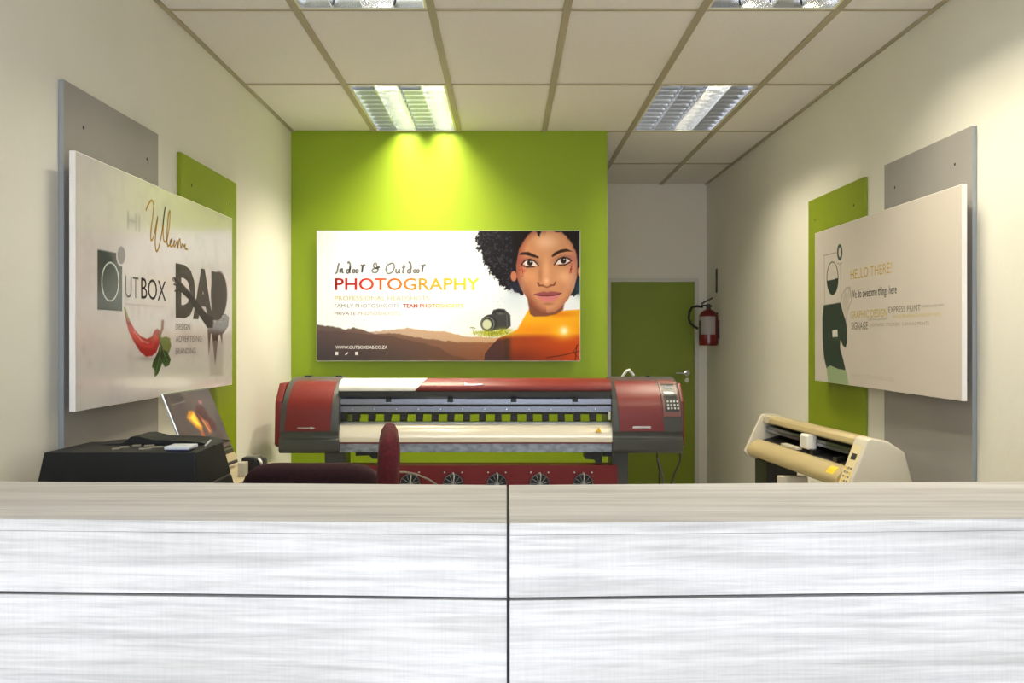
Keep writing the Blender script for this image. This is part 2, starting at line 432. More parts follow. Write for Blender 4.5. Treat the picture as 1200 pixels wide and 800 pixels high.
# ---- recessed louvre lamps (local frame: x 0..0.6-2TW across, y 0..L along)
FW = .6-2*TW; FL = PITCH-2*TH
NB = 11
def make_lamp(name, label, loc, lit, watts, short=0.0):
    L = FL-short
    t = thing(name, label, 'ceiling light', loc, 0, 'recessed louvre lights in the ceiling')
    z0, z1 = -.002, .012
    fr = MB().box(0, FW, 0, .012, z0, z1).box(0, FW, L-.012, L, z0, z1).box(0, .012, .012, L-.012, z0, z1).box(FW-.012, FW, .012, L-.012, z0, z1)
    fr.build('frame', 'alu_frame', t, local=True)
    hs = MB().box(.004, FW-.004, .004, L-.004, .098, .104).box(.004, .008, .004, L-.004, .012, .098).box(FW-.008, FW-.004, .004, L-.004, .012, .098)
    hs.box(.008, FW-.008, .004, .008, .012, .098).box(.008, FW-.008, L-.008, L-.004, .012, .098)
    hs.build('housing', 'alu', t, local=True)
    cw = (FW-.024)/4
    # longitudinal reflectors (V section)
    base = None
    for k in range(5):
        x = .012+cw*k; wv = .017
        pts = [(-.002, .0), (.002, .0), (.006, .024), (wv, .048), (wv, .095), (wv-.002, .095), (wv-.003, .049), (0, .006), (-wv+.003, .049), (-wv+.002, .095), (-wv, .095), (-wv, .048), (-.006, .024)]
        if k == 0: pts = [(.0, .0), (.003, .0), (wv, .048), (wv-.002, .049), (0, .012)]
        if k == 4: pts = [(.0, .0), (.0, .012), (-wv+.002, .049), (-wv, .048), (-.003, .0)]
        MB().prism(pts, lambda u, v, q, x=x: (x+u, q, v+.001), .012, L-.012).build('reflector', 'alu', t, local=True)
    pitch = (L-.024)/NB
    bm = MB()
    # one louvre blade: shallow V, curved sides
    n = 5; prof = [(-.002, 0), (.002, 0), (.0024, .01), (.0040, .021), (.0075, .032), (.012, .042), (-.012, .042), (-.0075, .032), (-.0040, .021), (-.0024, .01)]
    x0, x1 = 0.004, cw-.004
    vs0 = [(x0+.012*v/.042, u, v+.002) for u, v in prof]; vs1 = [(x1-.012*v/.042, u, v+.002) for u, v in prof]
    k_ = len(prof)
    bm.add(vs0+vs1, [tuple(range(k_)), tuple(range(k_, 2*k_))[::-1]]+[(i, k_+i, k_+(i+1) % k_, (i+1) % k_) for i in range(k_)])
    blade = None
    for k in range(4):
        for j in range(1, NB+1):
            Mx = Matrix.Translation((.012+cw*k, .012+pitch*j-(.004 if j == NB else 0), 0))
            if blade is None:
                blade = bm.build('louver_blade', 'alu_blade', t, local=True, smooth=True); blade.matrix_local = Mx
            else: share(blade, t, Mx)
    for k in range(4):
        x = .012+cw*(k+.5)
        MB().tube([(x, .03, .062), (x, L-.03, .062)], .013, 12).build('tube', 'tube_on' if k in lit else 'tube_off', t, smooth=True, local=True)
        if k in lit:
            ld = bpy.data.lights.new('tube_light', 'AREA'); ld.shape = 'RECTANGLE'; ld.size = cw*.8; ld.size_y = L-.03
            ld.energy = watts; ld.color = (1, .89, .66); ld.spread = math.radians(118)
            lo = bpy.data.objects.new('tube_light', ld); COL.objects.link(lo); lo.parent = t; lo.location = (x, L/2, -.004)
    return t
make_lamp('ceiling_light', 'recessed louvre ceiling light with two lit tubes right above the green wall and poster', (GX[1]+TW, 5.13+TH, H), (1, 3), LAMP_W*1.7)
make_lamp('ceiling_light', 'recessed louvre ceiling light with one lit tube, to the right before the door recess', (GX[4]+TW, 5.13+TH, H), (2,), LAMP_W*1.3)
make_lamp('ceiling_light', 'mirror louvre ceiling light cut by the top edge of the photo, left one', (GX[1]+TW, 5.13-2*PITCH+TH, H), (2,), LAMP_W*1.0)
make_lamp('ceiling_light', 'mirror louvre ceiling light cut by the top edge of the photo, right one', (GX[4]+TW, 5.13-2*PITCH+TH, H), (1, 3), LAMP_W*.85)

# =================================================================== COUNTER
ZT = 1.10; YC0, YC1 = 1.680, 2.118; SL = .0437
def counter(sign, xe, label):
    t = thing('reception_counter', label, 'counter', (sign*.5, 1.9, 0), 0, 'reception counter units')
    g = .0028; off = .004
    def bx(mb, xa, xb, ya, yb, z0, z1):   # ya,yb measured from front face; sheared to the bowed plan
        p = []
        for z in (z0, z1):
            for x, y in ((xa, ya), (xb, ya), (xb, yb), (xa, yb)): p.append((x, YC0+y+SL*abs(x-off), z))
        return mb.hexa(p)
    xa, xb = (xe, off-g) if sign < 0 else (off+g, xe)
    D = YC1-YC0
    bx(MB(), xa, xb, 0, D, ZT-.0225, ZT).build('counter_top', 'wood', t, bevel=.0012)
    bx(MB(), xa, xb, .0015, .018, .960, ZT-.0232).build('upper_front_panel', 'wood', t, bevel=.001)
    bx(MB(), xa, xb, .0005, .018, .09, .9545).build('lower_front_panel', 'wood', t, bevel=.001)
    m = bx(MB(), xa+.002, xb-.002, .019, .036, .02, ZT-.024)
    if sign < 0: bx(m, off-.0024, off+.0024, .006, D-.003, .02, ZT-.005)
    m.build('carcass_panel', 'gap', t)
    ends = [(xa+.001, xa+.017), (xb-.017, xb-.001)]
    for q in ends: bx(MB(), q[0], q[1], .037, D-.02, .02, ZT-.024).build('end_panel', 'wood', t)
    bx(MB(), xa+.02, xb-.02, .04, .30, .72, .74).build('shelf', 'wood', t)
    bx(MB(), xa+.003, xb-.003, .03, .045, 0, .085).build('plinth', 'gap', t)
    return t
counter(-1, XL+.01, 'left half of the white washed wood reception counter, up to the dark centre joint')
counter(1, XR-.01, 'right half of the white washed wood reception counter, up to the dark centre joint')

# =================================================================== WALL BOARDS
def strip_board(name, side, px0, px1, ytop, m, label, zbot=.70, thick=.02):
    X = XL if side == 'left' else XR
    ya, yb = sorted((X*F/(px0-VX), X*F/(px1-VX)))
    xs = (X+.001, X+thick) if side == 'left' else (X-thick, X-.001)
    zt = CH-(ytop-VY)*(X*F/((px0 if side == 'left' else px1)-VX))/F
    t = thing(name, label, 'wall panel', (X, (ya+yb)/2, zbot), 0, 'upright colour strips behind the wall signs')
    MB().box(xs[0], xs[1], ya, yb, zbot, zt).build('panel', m, t, bevel=.0015)
    MB().box(xs[0]+.001, xs[1]-.002, ya-.0015, ya+.001, zbot+.002, zt-.002).build('edge_strip', 'board_edge_daylit' if 'grey' in m else m, t)
    xf = X+(thick if side == 'left' else -thick)
    for yy, zz in ((ya+.14, zt-.13), (yb-.12, zt-.13), (ya+.14, zbot+.1), (yb-.12, zbot+.1)):
        s = 1 if side == 'left' else -1
        MB().lathe([(.007, -.002*s), (.007, .0002*s), (0, .0003*s)], (xf, yy, zz), 10, 'x').build('screw', 'gap', t)
    return t
strip_board('grey_strip_panel', 'left', 68, 180, 93, 'grey_board', 'tall grey upright strip on the left wall behind the welcome sign')
strip_board('green_strip_panel', 'left', 207, 273, 178, 'green_board', 'lime green upright strip on the left wall behind the welcome sign')
strip_board('green_strip_panel', 'right', 951, 1017, 207, 'green_board', 'lime green upright strip on the right wall behind the hello sign')
strip_board('grey_strip_panel', 'right', 1041, 1145, 147, 'grey_board', 'tall grey upright strip on the right wall behind the hello sign')

def standoffs(t, pts, axis, a, b):
    for u, v in pts:
        if axis == 'x': MB().tube([(a, u, v), (b, u, v)], .008, 10).build('standoff', 'chrome', t)
        else: MB().tube([(u, a, v), (u, b, v)], .008, 10).build('standoff', 'chrome', t)

# ---------------- left sign
XS = -1.430
y0, y1, z0, z1 = 2.965, 4.665, 1.203, 2.070
LS = thing('welcome_sign', 'white landscape sign with gold welcome script, red chilli and leaves on the left wall', 'sign', (XS, (y0+y1)/2, z0))
MB().box(XS-.020, XS, y0, y1, z0, z1).build('board', 'white_board', LS, bevel=.0015)
standoffs(LS, [(y0+.08, z0+.08), (y1-.12, z0+.08), (y0+.08, z1-.08), (y1-.12, z1-.08)], 'x', XL+.0205, XS-.02)
fl = Face('left', XS)
A, Z, f = fl.grid(y0+.003, y1-.003, z0+.003, z1-.003, 480, 260)
PX, PY = fl.px(A, Z)
p = Paint(PX, PY, (204, 199, 200))
n1 = vnoise(A, Z, .09, 3); n2 = vnoise(A, Z, .03, 4)
p.mix(np.clip(n1*.5+n2*.3, 0, .25), (180, 174, 178))
for _ in range(16):
    a, z = RNG.uniform(y0, y1), RNG.uniform(z0, z0+.4); q = fl.px(np.array(a), np.array(z))
    p.glow(float(q[0]), float(q[1]), RNG.uniform(2, 5), RNG.uniform(4, 8), (184, 170, 174), .4)
p.poly([(114, 292), (143, 298), (143, 364.5), (114, 363)], (38, 52, 44), .5)
p.ell(142, 299, 6, 13, (204, 199, 200), .5)
p.ell(142, 299, 4.6, 10.5, (134, 132, 132), .5)
# ring of the O
for r, c in ((1.0, (215, 222, 214)), (.90, (38, 52, 44))): p.ell(129, 330, 10.4*r, 23.2*(r+.03 if r < 1 else r), c, .4)
# chilli
ch = [(145.5, 360), (149, 370), (152, 376), (158, 387), (165, 394), (172, 397), (178, 394), (181, 387), (184, 385), (187, 387), (188, 393), (187, 402), (183, 413), (178, 417), (171, 418), (164, 412), (157, 401), (151, 389), (148, 378), (146, 367)]
p.glow(172, 420, 12, 3, (150, 140, 142), .7)
p.poly(ch, (150, 26, 32), .8); 
p.line([(153, 384), (160, 396), (168, 405), (177, 406), (183, 396)], 5, (196, 48, 52), 3, .8)
p.line([(157, 388), (166, 399), (174, 402)], 1.2, (235, 150, 150), 1.6, .8)
p.line([(146, 361), (149, 371), (151, 376)], 2.2, (126, 128, 70), 1)
p.line([(190.5, 376), (190, 385), (187.5, 391)], 3, (120, 70, 52), 1); p.line([(187, 392), (189, 400)], 2.5, (70, 96, 50), 1)
p.poly([(188, 396), (194, 394), (199, 396), (200.5, 405), (198, 413), (192, 418), (188, 410)], (104, 124, 62), .8)
p.poly([(187, 402), (190, 409), (196, 412), (200, 421), (198, 428), (193, 430), (190, 425), (187, 418)], (40, 72, 42), .8)
p.poly([(188, 400), (185, 412), (179, 424), (178, 430), (181, 433), (181, 442), (185, 438), (189, 428), (192, 418), (190, 405)], (34, 60, 36), .8)
p.line([(189, 402), (187, 418), (182, 438)], .6, (120, 150, 90), .8, .7); p.line([(190, 408), (196, 422)], .6, (120, 150, 90), .8, .6)
# ladle and drips over the lettering
dk = (62, 52, 50)
p.ell(256.5, 345, 9.5, 27, (84, 72, 66), 1.5)
p.line([(204, 327), (212, 334), (220, 343), (230, 355), (238, 367), (246, 378)], 4.5, dk, 1.5)
p.line([(204, 333), (212, 335)], 2, dk, 1); p.line([(205, 341), (214, 336)], 1.5, dk, 1)
p.poly([(238, 366), (246, 372), (256, 370), (264, 368), (268, 372), (267, 382), (262, 390), (254, 393), (246, 390), (241, 380)], dk, 1.4)
p.glow(252, 375, 6, 3, (150, 140, 134), .7); p.glow(262, 375, 4, 3, (120, 110, 106), .6)
p.poly([(243, 386), (247, 388), (246, 404), (244.5, 416)], dk, 1, .8); p.poly([(248, 390), (256, 390), (254, 410), (252, 428), (250, 408)], dk, 1); p.poly([(257, 388), (261, 387), (260, 404)], dk, 1, .7)
p.poly([(244, 400), (262, 398), (261, 440), (246, 440)], (160, 150, 146), 4, .5)
color_grid('printed_face', fl.pos(A, Z, .0006), f, lin_np(p.c), 'print_gloss', LS)
fl.text('UT', 146.5, 321.5, 162, 348.5, (92, 92, 92), LS, -.012)
fl.text('BOX', 165, 324.5, 194, 349.5, (44, 44, 44), LS, .0)
fl.text('BRAND SPECIALISTS', 146, 354.5, 195, 357, (176, 168, 166), LS, 0)
fl.text('DAB', 205.5, 311, 262, 368, (70, 64, 58), LS, .055)
def ink(pts, col, name='ladle_print', lift=.0018):
    q = [fl.inv(x, y) for x, y in pts]; v = fl.pos(np.array([i[0] for i in q]), np.array([i[1] for i in q]), lift)
    return color_grid(name, v, [tuple(range(len(v)))], lin_np(col)[None, :].repeat(len(v), 0), 'ink', LS)
ink([(203, 325), (207, 328), (212, 332), (218, 338), (226, 347), (234, 358), (243, 369), (250, 372), (249, 384), (243, 384), (236, 374), (228, 362), (220, 350), (212, 342), (204, 340), (210, 337), (203, 333), (208, 333)], (50, 42, 40))
ink([(256.5+9*math.cos(a)*(1 if math.cos(a) > 0 else .75), 345+26*math.sin(a)) for a in np.linspace(0, 2*math.pi, 26)[:-1]], (68, 58, 54), 'splash_print')
fl.text('DESIGN', 205.5, 379, 222.5, 386, (112, 104, 102), LS)
fl.text('ADVERTISING', 205.5, 393, 236, 400.5, (112, 104, 102), LS)
fl.text('BRANDING', 205.5, 408, 229, 415, (112, 104, 102), LS)
fl.text('HI', 149, 246, 164, 268, (170, 172, 168), LS, 0)
q5 = lambda L_: [(140+x/7.27, 220+y/7.27) for x, y in L_]
fl.strokes([q5([(222, 195), (240, 150), (268, 108), (288, 140), (282, 240), (266, 360), (266, 445), (290, 410), (325, 240), (308, 380), (302, 480), (315, 540), (340, 480), (365, 340), (388, 165), (372, 300), (372, 420), (384, 462), (400, 440)]),
            q5([(402, 450), (424, 320), (430, 200), (415, 240), (402, 400), (408, 490), (428, 480), (445, 440), (430, 455), (432, 500), (455, 490), (470, 450), (462, 470), (466, 505), (482, 470), (492, 455), (494, 515), (505, 450), (515, 440), (522, 510), (535, 480), (548, 500), (560, 480), (556, 515), (578, 525)])],
           .0095, (170, 132, 50), LS)

# ---------------- right sign
XS = 1.820
y0, y1, z0, z1 = 3.565, 5.265, 1.195, 2.062
RS = thing('hello_sign', 'white landscape sign with green waving figure and gold HELLO THERE on the right wall', 'sign', (XS, (y0+y1)/2, z0))
MB().box(XS, XS+.020, y0, y1, z0, z1).build('board', 'white_board', RS, bevel=.0015)
standoffs(RS, [(y0+.08, z0+.08), (y1-.12, z0+.08), (y0+.08, z1-.08), (y1-.12, z1-.08)], 'x', XS+.02, XR-.0205)
fr_ = Face('right', XS)
A, Z, f = fr_.grid(y0+.003, y1-.003, z0+.003, z1-.003, 460, 250)
PX, PY = fr_.px(A, Z)
p = Paint(PX, PY, (208, 200, 194)); n1 = vnoise(A, Z, .2, 5); p.mix(np.clip(n1*.2, 0, .1), (190, 182, 178))
dg = (26, 50, 42)
p.poly([(965.5, 357.5), (985, 354.5), (988, 366), (991.5, 377), (993, 388), (993, 400), (991, 407.5), (988, 405), (985, 398), (984.5, 408), (988, 420), (991, 433.5), (983, 432.5), (977, 430), (973, 428), (969, 432), (966, 420), (964, 398), (963.8, 372)], dg, .6)
p.poly([(969, 431), (973, 428), (977, 430), (983, 432.5), (991.5, 434), (993, 441), (995, 452), (971, 452)], (150, 172, 132), .6)
p.ell(975.7, 326, 6.9, 19.6, dg, .4); p.ell(975.7, 326, 6.2, 18.6, (206, 198, 190), .4)
m_ = PY > 327.5-(PX-975)*.2
ins = ((PX-975.7)/6.4)**2+((PY-326)/19)**2 < 1
p.mix((m_ & ins).astype(float), dg)
p.line([(965.5, 299.5), (980, 296)], .6, (60, 72, 66), .5); p.line([(966, 299), (966.6, 356)], .35, (90, 98, 92), .4, .8); p.line([(985, 309), (985.6, 354)], .35, (120, 124, 118), .4, .7)
p.ell(984.2, 295.5, 3.1, 9.4, dg, .4); p.ell(984.2, 295.5, 1.5, 6, (206, 198, 190), .5)
p.line([(981, 308), (984, 309.5), (986.5, 308)], .5, dg, .5, .7)
p.line([(985, 356), (987, 345), (991, 338), (995, 336), (997, 344), (998, 351), (993, 366), (991, 377)], .5, (120, 120, 112), .6, .8)
for a in range(4): p.line([(990+a*2, 349), (990.5+a*2, 340-a*1.2), (991.8+a*2, 336)], .4, (130, 126, 118), .5, .8)
p.ell(991, 356, 4, 12, (190, 180, 170), 2, .7)
p.poly([(975.5, 387), (981.5, 386), (981.8, 394.5), (975.8, 395)], (214, 212, 204), .4)
color_grid('printed_face', fr_.pos(A, Z, .0006), f, lin_np(p.c), 'print', RS)
def rt(*a, **k): return fr_.text(*a, **k)
rt('HELLO THERE!', 997, 316, 1045, 327.5, (196, 164, 84), RS, -.004)
rt('We do awesome things here', 998, 340, 1051, 349.5, (54, 54, 48), RS, .0, name='script_lettering')
rt('GRAPHIC DESIGN', 997, 364.5, 1040, 373, (196, 172, 92), RS)
rt('EXPRESS PRINT', 1041.5, 359.5, 1079, 366.5, (120, 116, 108), RS)
rt('BANNERS & LARGE FORMAT', 1081, 357.6, 1107, 360.2, (150, 144, 134), RS)
rt('CORPORATE BRANDING', 1017, 372.8, 1040, 375.8, (160, 154, 142), RS)
rt('VEHICLE BRANDING & WINDOW VINYL', 1046, 369, 1103, 372.8, (204, 184, 110), RS)
rt('SIGNAGE', 998, 377.5, 1017, 386, (92, 90, 82), RS)
rt('CLOTHING  STICKERS  CANVAS PRINTS', 1018.5, 379, 1089, 382.6, (160, 152, 142), RS)
rt('WWW.OUTBOXDAB.CO.ZA', 998, 437, 1048, 441, (196, 190, 178), RS)

# ---------------- poster on the green wall
YP = 6.235
y_ = YP
bx0, _ = (371-VX)*YP/F, 0; bx1 = (680-VX)*YP/F; bz1 = CH-(270-VY)*YP/F; bz0 = CH-(423-VY)*YP/F
CP = thing('photography_poster', 'wide photography poster with a woman portrait on the green wall', 'poster', ((bx0+bx1)/2, YP, bz0))
MB().box(bx0, bx1, YP, YP+.022, bz0, bz1).build('board', 'white_board', CP, bevel=.0015)
standoffs(CP, [(bx0+.15, bz0+.12), (bx1-.15, bz0+.12), (bx0+.15, bz1-.12), (bx1-.15, bz1-.12)], 'y', YP+.022, YG-.001)
fb = Face('back', YP)
A, Z, f = fb.grid(bx0+.003, bx1-.003, bz0+.003, bz1-.003, 640, 320)
X, Y = fb.px(A, Z)
p = Paint(X, Y, (236, 244, 255))
nf = vnoise(X, Y, 3, 11); nm = vnoise(X, Y, 9, 12); nfi = vnoise(X, Y, 1.2, 13)
# blue wash beneath the hair
p.glow(600, 352, 22, 14, (205, 222, 238), .7)
p.glow(560, 378, 40, 18, (236, 238, 240), .8)
# ridges
def ridge(pts, col, col2, x0, x1, nz):
    xs, ys = zip(*pts); yy = np.interp(X, xs, ys)+nz
    a = np.clip((Y-yy)/1.2+.5, 0, 1); t = np.clip((X-x0)/(x1-x0), 0, 1)[:, None]
    c = np.asarray(col, float)*(1-t)+np.asarray(col2, float)*t
    p.c = p.c*(1-a[:, None])+c*a[:, None]
ridge([(371, 384), (430, 389), (450, 387), (478, 384), (500, 387), (520, 388), (545, 394), (640, 398), (680, 398)], (176, 158, 150), (196, 160, 128), 400, 560, nf*1.2)
ridge([(371, 380.5), (392, 383), (405, 386), (415, 383.5), (420, 385), (440, 391), (463, 390), (480, 394), (510, 398), (540, 401), (680, 401)], (98, 84, 84), (150, 100, 70), 380, 600, nf*1.4)
ridge([(371, 386), (400, 388), (430, 392), (460, 394), (490, 400), (515, 408), (530, 416), (560, 423), (680, 430)], (86, 72, 74), (110, 78, 62), 380, 540, nm*2)
sh = np.clip((Y-392)/34, 0, 1)*np.clip((560-X)/150, 0, 1); p.mix(sh*.75, (58, 56, 62))
p.mix(np.clip((Y-398)/20, 0, 1)*np.clip((X-480)/100, 0, 1)*.5, (104, 58, 40))
# body / orange jersey with a sunset in it
p.poly([(620, 362), (612, 376), (606, 386), (594, 392), (584, 396), (576, 404), (568, 414), (566, 430), (690, 430), (690, 362), (660, 364), (640, 366)], (236, 150, 30), 1.5)
b_ = p.sd([(620, 362), (612, 376), (606, 386), (594, 392), (584, 396), (576, 404), (568, 414), (566, 430), (690, 430), (690, 362), (660, 364), (640, 366)]) < 0
def m2(a, c): p.mix(a*b_, c)
m2(np.clip((386-Y)/14, 0, 1)*.9, (248, 186, 36))
m2(np.clip((Y-390)/6, 0, 1), (158, 66, 32)); m2(np.clip((Y-404)/14, 0, 1)*.7, (108, 44, 34))
m2(np.clip((Y-391)/3, 0, 1)*np.clip((X-612)/70, 0, 1)*.7, (220, 78, 26))
m2(np.clip((600-X)/14, 0, 1)*np.clip((Y-396)/3, 0, 1)*.85, (66, 50, 54))
m2(np.exp(-((X-594)/4.5)**2)*np.clip((Y-394)/3, 0, 1)*.6, (46, 46, 40))
m2(np.exp(-(((X-661)/16)**2+((Y-388)/9)**2)), (255, 190, 40)); m2(np.exp(-(((X-661)/5)**2+((Y-387.5)/5)**2)), (255, 252, 225))
m2(np.exp(-(((X-655)/22)**2+((Y-368)/4)**2))*.5, (214, 90, 16))
p.line([(640, 419), (660, 416), (680, 411)], .8, (60, 30, 26), .8); p.line([(676, 404), (674, 423)], .9, (60, 30, 26), .8); p.line([(680, 400), (672, 412), (680, 422)], .5, (60, 30, 26), .8)
# hair
jit = nf*6.5+nfi*4+nm*4
p.poly([(560, 262), (558, 278), (560, 290), (564, 301), (569, 310), (575, 319), (582, 328), (590, 336), (600, 341), (610, 345), (620, 340), (690, 345), (690, 262)], (30, 28, 34), 2.2, 1, jit)
p.mix(((X < 600) & (p.sd([(556, 262), (558, 290), (575, 322), (612, 346), (620, 300), (620, 262)]) < 0))*np.clip(nfi*1.8+nf*1.2-.2, 0, .32), (96, 96, 110))
p.glow(606, 336, 9, 7, (46, 52, 84), .6); p.glow(679, 338, 5, 8, (40, 84, 104), .8)
# ears, neck
p.ell(602, 323.5, 3.6, 6, (186, 116, 90), 1); p.ell(680, 318, 3.2, 6, (196, 128, 100), 1)
p.poly([(618, 350), (621, 368), (626, 371), (640, 370.5), (652, 368), (660, 363), (662, 352)], (128, 78, 60), 1.6)
# face
face = [(607, 300), (609, 288), (614, 279), (622, 271), (631, 268), (655, 268), (664, 273), (671, 283), (675, 294), (676.5, 308), (676, 324), (672.5, 338), (666, 350), (658, 359.5), (650.5, 365), (643, 366.5), (635, 365), (626.5, 359.5), (617.5, 349), (610.5, 338), (606, 325), (605, 311)]
p.poly(face, (206, 146, 108), 1.2)
fm = p.sd(face)
def m3(a, c): p.mix(a*np.clip(.5-fm/1.2, 0, 1), c)
G = lambda cx, cy, rx, ry: np.exp(-(((X-cx)/rx)**2+((Y-cy)/ry)**2))
m3(np.clip(1+fm/9, 0, 1)*.85*(X < 640), (128, 66, 52)); m3(np.clip(1+fm/6, 0, 1)*.6*(X >= 640), (150, 92, 78))
m3(G(640, 283, 14, 9)*.8, (240, 196, 164)); m3(G(640, 315, 4, 16)*.6, (232, 180, 140)); m3(G(621, 326, 8, 7)*.5, (224, 164, 122)); m3(G(661, 325, 8, 8)*.65, (236, 186, 150))
m3(G(642, 358, 9, 5)*.35, (212, 156, 118)); m3(G(640, 341, 10, 3)*.3, (150, 92, 66)); m3(G(633, 322, 2.6, 10)*.45, (150, 92, 62)); m3(G(618, 338, 7, 10)*.45, (158, 96, 70)); m3(G(622, 286, 6, 9)*.3, (190, 124, 88)); m3(G(640, 352, 14, 2)*.25, (150, 92, 70)); m3(G(606, 318, 3, 16)*.4, (176, 92, 72)); m3(G(658, 334, 5, 8)*.25, (180, 116, 84))
m3(G(641, 369, 16, 3)*.35, (116, 72, 54)); m3(G(609, 345, 6, 14)*.5, (190, 176, 176)); m3(G(674, 340, 4, 16)*.5, (214, 190, 186))
m3(G(612, 305, 6, 8)*.5, (190, 96, 92)); m3(G(671, 304, 5, 9)*.45, (204, 120, 124))
# fringe
p.poly([(604, 262), (604, 300), (608, 292), (613, 283), (619, 275), (626, 269), (629, 272), (632, 278), (634, 272), (638, 266), (640, 262)], (32, 26, 28), 1.5, 1, nfi*1.5)
p.poly([(642, 262), (646, 268), (652, 272), (658, 272), (664, 277), (671, 286), (676, 298), (678, 312), (690, 312), (690, 262)], (30, 26, 30), 1.5, 1, nfi*1.5)
# eyes
p.glow(620, 307.5, 9.5, 5, (84, 46, 44), .8, .05); p.glow(661, 304.5, 9.5, 5, (96, 56, 66), .8, -.15)
p.poly([(612.5, 309.5), (616, 305.5), (621, 304.3), (626, 306.5), (630.5, 311), (624, 311.6), (616, 311.4)], (226, 214, 212), .7)
p.poly([(650.5, 309.5), (655, 304), (660.5, 302), (665.5, 303.5), (668, 306), (664, 308.6), (657, 309.6)], (230, 220, 218), .7)
for cx, cy in ((621, 307.8), (660.3, 305.2)):
    p.ell(cx, cy, 3.4, 3.5, (44, 34, 32), .7); p.ell(cx+.8, cy-1.3, .7, .7, (235, 235, 235), .5)
p.line([(611, 310), (615, 305.4), (621, 303.6), (626.5, 306), (631, 311)], 1.3, (28, 18, 20), .8); p.line([(612, 310.5), (618, 312.8), (626, 312.2)], 1.4, (52, 34, 36), 1)
p.line([(649.5, 310), (654.5, 303.6), (660.5, 301.2), (666.5, 303), (669.5, 305.5)], 1.3, (28, 18, 20), .8); p.line([(655, 310.4), (662, 310.2), (668, 307)], 1.4, (52, 34, 36), 1)
# brows
p.poly([(607.5, 298), (612, 295.4), (619, 295), (626, 298), (631.5, 300.8), (631, 302.6), (624, 300.8), (616, 298.6), (610, 298.6)], (56, 34, 30), 1)
p.poly([(646.5, 299.6), (650, 295.6), (657, 292.4), (664, 291.4), (671.5, 294.6), (664, 294.6), (656, 296.4), (650, 299.8), (647, 301)], (56, 34, 30), 1)
# nose and mouth
p.line([(630.5, 331.5), (632, 334.6), (636, 334.4)], 1.8, (110, 62, 46), 1.4); p.line([(645, 334.2), (649, 334), (651, 330.6)], 1.8, (110, 62, 46), 1.4)
p.line([(636, 334.6), (641, 336.6), (646, 334.6)], 1.6, (128, 74, 54), 1.6); p.glow(640.5, 329, 3, 3, (246, 204, 170), .6)
p.poly([(625.5, 344.6), (632, 342.6), (638, 341.6), (641.5, 342.6), (645, 341.4), (651, 341.8), (658.5, 343), (652, 346.4), (642, 347.4), (632, 347)], (148, 78, 82), .9)
p.poly([(628, 345.8), (636, 347), (648, 346.6), (656.5, 344.4), (653, 350), (647, 352.8), (638, 353), (632, 350.4)], (204, 122, 128), .9)
p.line([(626, 345), (634, 346.6), (642, 346.8), (650, 346), (658, 343.6)], .9, (82, 36, 40), .7); p.glow(642, 356, 7, 1.8, (140, 88, 66), .6)
for q in range(26):
    p.ell(613+RNG.normal()*2, 318+RNG.normal()*5, .45, .5, (170, 30, 46), .4, .8); p.ell(669.5+RNG.normal()*1.6, 315.5+RNG.normal()*3, .45, .5, (170, 30, 60), .4, .8)
p.line([(669.5, 312), (669, 318.5)], .8, (90, 24, 30), .6); p.line([(612, 316), (613, 321)], .7, (150, 34, 44), .6)
# bird flecks, printed camera, tufts
for q in range(46):
    x, y = 568+RNG.normal()*20, 354+RNG.normal()*9
    if x < 606: p.line([(x, y), (x+1.6, y-.6)], .35, (150, 155, 165), .5, .5)
p.poly([(566, 373), (571, 369), (576, 368), (578, 363), (584, 361.6), (591, 362), (594, 365), (598, 369), (598.5, 382), (594, 385.5), (574, 387), (566, 384)], (66, 66, 68), .8)
p.poly([(577, 366), (585, 362.6), (592, 364), (591, 367), (580, 369)], (44, 44, 46), .8); p.glow(586, 367, 5, 1.4, (130, 132, 134), .7); p.line([(594, 368), (594.5, 382)], .7, (110, 112, 112), .6)
p.ell(573, 379, 10, 9.6, (52, 54, 56), .7, 1, -.2); p.ell(571.5, 379.4, 8, 8.2, (120, 124, 122), .6); p.ell(571.3, 379.6, 7, 7.2, (50, 52, 54), .6); p.ell(570.6, 380, 5.4, 5.8, (206, 212, 178), 1.6)
p.glow(580, 391, 20, 3, (176, 178, 60), .9); p.glow(590, 387, 9, 3, (170, 176, 60), .7)
for q in range(420):
    x = min(max(578+RNG.normal()*11, 556), 601); y = 391.5+RNG.normal()*1.6-(2.5 if x > 584 else 0)*RNG.random()
    c = [(150, 160, 40), (200, 196, 60), (96, 110, 34), (176, 178, 70)][q % 4]; p.line([(x, y), (x+RNG.uniform(-1.2, 1.2), y-RNG.uniform(.8, 2.4))], .5, c, .5, .8)
p.line([(555, 391), (554, 385), (552, 383)], .5, (130, 140, 50), .5); p.line([(551, 384), (554, 383.4), (557, 384.6)], .8, (120, 134, 40), .6)
color_grid('printed_face', fb.pos(A, Z, .0006), f, lin_np(p.c), 'print_matt', CP)
bt = fb.text
rb = [(190, 40, 30), (214, 96, 30), (222, 140, 36), (222, 178, 36), (226, 216, 40)]
bt('PHOTOGRAPHY', 392.5, 325.8, 562, 339.5, (150, 24, 24), CP, .012, col2=rb)
bt('PROFESSIONAL HEADSHOTS', 392.5, 346.6, 503, 351.6, (200, 182, 110), CP, .0, col2=[(178, 176, 110), (176, 164, 100)])
bt('FAMILY PHOTOSHOOTS', 392, 356, 467.5, 360.4, (112, 110, 112), CP, .0, col2=[(140, 140, 144)])
bt('TEAM PHOTOSHOOTS', 472, 356, 543, 360.4, (150, 40, 30), CP, .03, col2=[(190, 90, 60), (224, 196, 90), (228, 214, 130)])
bt('PRIVATE PHOTOSHOOTS', 392, 365, 469, 369.2, (116, 96, 96), CP, .0, col2=[(176, 162, 140), (196, 186, 140)])
